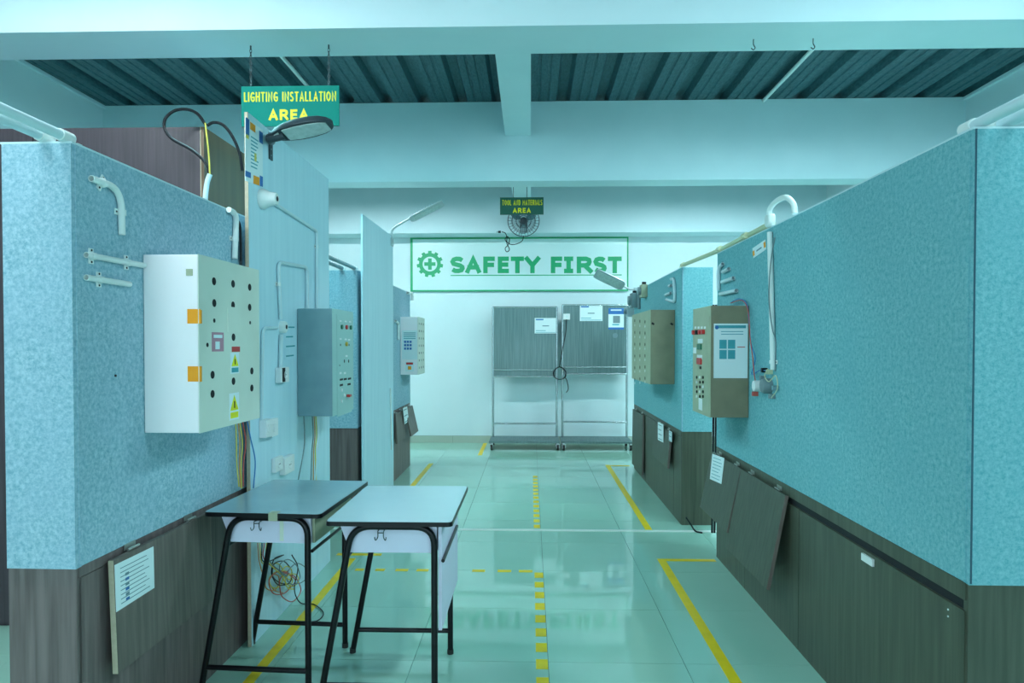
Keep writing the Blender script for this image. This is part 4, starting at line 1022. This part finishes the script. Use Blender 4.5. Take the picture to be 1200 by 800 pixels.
# ------------------------------------------------------------------ school desks
def desk(label, cx, cy, rz, top_m, modesty, tape=False, rear=.08):
    T = thing('school_desk', label, 'desk', (0, 0, 0))
    W, D, H = .475, .64, .75; x0, x1, y0, y1 = -W/2, W/2, -D/2, D/2
    def rr(x0,x1,y0,y1,r=.02,n=4):
        pts = []
        for cx_, cy_, a0 in ((x1-r,y1-r,0),(x0+r,y1-r,PI/2),(x0+r,y0+r,PI),(x1-r,y0+r,3*PI/2)):
            for k in range(n+1): a = a0+PI/2*k/n; pts.append((cx_+r*math.cos(a), cy_+r*math.sin(a)))
        return pts
    b = BM(); prism(b, [Vector((x,y,H-.018)) for x,y in rr(x0,x1,y0,y1)], Vector((0,0,.0165))); obj('edge_band', b, M['steel_black'], T)
    b = BM(); prism(b, [Vector((x,y,H-.002)) for x,y in rr(x0+.003,x1-.003,y0+.003,y1-.003)], Vector((0,0,.002))); obj('desk_top', b, top_m, T)
    # leg frames: slanted left leg, upright right leg, joined by one bent tube
    for i, y in enumerate((y0+.06, y1-rear)):
        pts = [(x0-.048,y,.004),(x0+.085,y,H-.034),(x1-.075,y,H-.034),(x1-.075,y,.004)]
        b = BM(); P = fillet(pts, .075, 8); tube(b, P, .0125, 14); fr = obj('leg_frame', b, M['steel_black'], T, smooth=True)
        zb = .105; f = (zb)/(H-.034); xa = x0-.048+.133*f
        b = BM(); tube(b, [(xa,y,zb),(x1-.075,y,zb)], .0105, 12); obj('foot_bar', b, M['steel_black'], T, smooth=True)
        for x in (x0-.048, x1-.075):
            b = BM(); disc(b, (x,y,0), (0,0,1), .0145, .02, 12); obj('rubber_foot', b, M['rubber'], fr)
    rx = x1-.043 if modesty else x1-.060
    b = BM(); tube(b, [(rx,y0+.066,.585),(rx,y1-rear-.006,.585)], .007, 10); obj('side_rail', b, M['steel_black'], T, smooth=True)
    b = BM(); tube(b, [(x0+.065,y0+.06,.60),(x0+.065,y1-.08,.60)], .008, 10); obj('side_rail', b, M['steel_black'], T, smooth=True)
    # book tray: two end panels, bottom, side
    for y in (y0+.075, y1-.10):
        b = BM(); prism(b, [Vector((x,y,z)) for x,z in ((x0+.03,H-.019),(x1-.068,H-.019),(x1-.068,.612),(x0+.075,.612))], Vector((0,.012,0))); obj('tray_end', b, M['desk_white'], T)
    b = BM(); box(b, x0+.077, x1-.068, y0+.088, y1-.101, .612, .622); obj('tray_bottom', b, M['desk_white'], T)
    if modesty:
        b = BM(); box(b, x1-.066, x1-.054+.001, y0+.075, y1-.01, .315, H-.019)
        # keep clear of rear leg by notching behind: panel sits just outside the uprights
        bmesh.ops.translate(b, verts=b.verts, vec=(.004,0,0)); obj('modesty_panel', b, M['desk_white'], T)
    else:
        b = BM(); box(b, x1-.066, x1-.056, y0+.088, y1-.101, .612, H-.019); obj('tray_side', b, M['box_beige'], T)
    # wire bag hook
    b = BM(); hx = x0+.20; hy = y0+.045; zt = H-.05
    zt = H-.047
    for sx in (-.011, .011): tube(b, smooth_path([(hx+sx,hy+.02,zt),(hx+sx,hy-.004,zt),(hx+sx,hy-.006,zt-.022),(hx+sx*1.7,hy-.010,zt-.032),(hx+sx*2.0,hy-.012,zt-.020)],5), .0020, 6)
    tube(b, [(hx-.011,hy-.0045,zt-.006),(hx+.011,hy-.0045,zt-.006)], .0020, 6)
    obj('bag_hook', b, M['chain'], T)
    if tape:
        tx = x0+.285
        b = BM(); box(b, tx-.018, tx+.018, y0-.0015, y0+.0, H-.03, H+.0005); box(b, tx-.018, tx+.018, y0-.0015, y0+.03, H+.0002, H+.0012); obj('masking_tape', b, M['box_beige'], T)
        b = BM(); box(b, tx-.006, tx+.010, y0+.0735, y0+.0745, .62, .72); obj('masking_tape', b, M['box_front'], T)
    T.location = (cx, cy, 0); T.rotation_euler = (0, 0, rz)
    return T
desk('school desk with plain white top and white side panel, the right one of the pair', -.528, 2.78, 0, M['desk_top'], True)
desk('school desk with grey-blue worn top, left one of the pair by the partition', -1.035, 2.895, math.radians(-3.0), M['desk_top_grey'], False, True, .135)

# ------------------------------------------------------------------ floor tape
def tape(x0, x1, y0, y1, label, group=None, rz=0):
    b = BM(); cx, cy = (x0+x1)/2, (y0+y1)/2; box(b, x0-cx, x1-cx, y0-cy, y1-cy, 0.0, .0012)
    o = obj('floor_tape', b, M['tape']); o.location = (cx, cy, 0.0003); return tag(o, label, 'floor tape', group)
tape(-1.198,-1.152,2.3,4.36,'long yellow floor tape line running beside the left desks')
tape(-1.205,-1.155,5.9,7.9,'yellow floor tape line beside the farther left partition')
tape(-1.30,-1.0,4.42,4.465,'short yellow floor tape crossing behind the desks')
tape(-.675,-.625,8.5,9.55,'short yellow floor tape reaching the back wall left of the carts')
tape(.872,.924,5.1,7.85,'yellow floor tape line beside the farther right partition')
tape(.92,1.15,7.78,7.83,'short yellow floor tape across to the far end of the right partition')
tape(.83,.88,2.2,4.36,'yellow floor tape line running along the long right partition')
tape(.83,1.205,4.36,4.405,'yellow floor tape corner piece touching the long right partition')
for k in range(10): 
    y = 4.07-.163*k; tape(.024,.076,y-.045,y+.045,ORD[k]+' yellow dash from the dashed corner, in the floor line running towards the camera','dashes of the near centre line')
for k in range(13):
    y = 5.17+.163*k; tape(.024,.072,y-.045,y+.045,ORD[k]+' yellow dash beyond the pale floor strip in the far centre line','dashes of the far centre line')
for k, (a, c) in enumerate(reversed(((414,424),(438,449),(462,477),(487,501),(513,526),(553,568),(583,599),(608,624)))):
    p = at_z(a,670.5,0); q = at_z(c,670.5,0); tape(p.x,q.x,4.12,4.16,ORD[k]+' yellow dash left from the dashed corner, in the crossing row','dashes of the crossing line')

p = FL1.hp(135, 440); b = BM(); disc(b, p, FL1.n, .004, .003, 8); obj('pin', b, M['hole'], L1)
cable([Vector((1.335,8.6,1.95)), Vector((1.345,8.6,1.5)), Vector((1.335,8.62,.9)), Vector((1.35,8.6,.3)), Vector((1.34,8.6,.01))], .012, 'cable', 'black cable hanging by the right edge of the right rack cart')
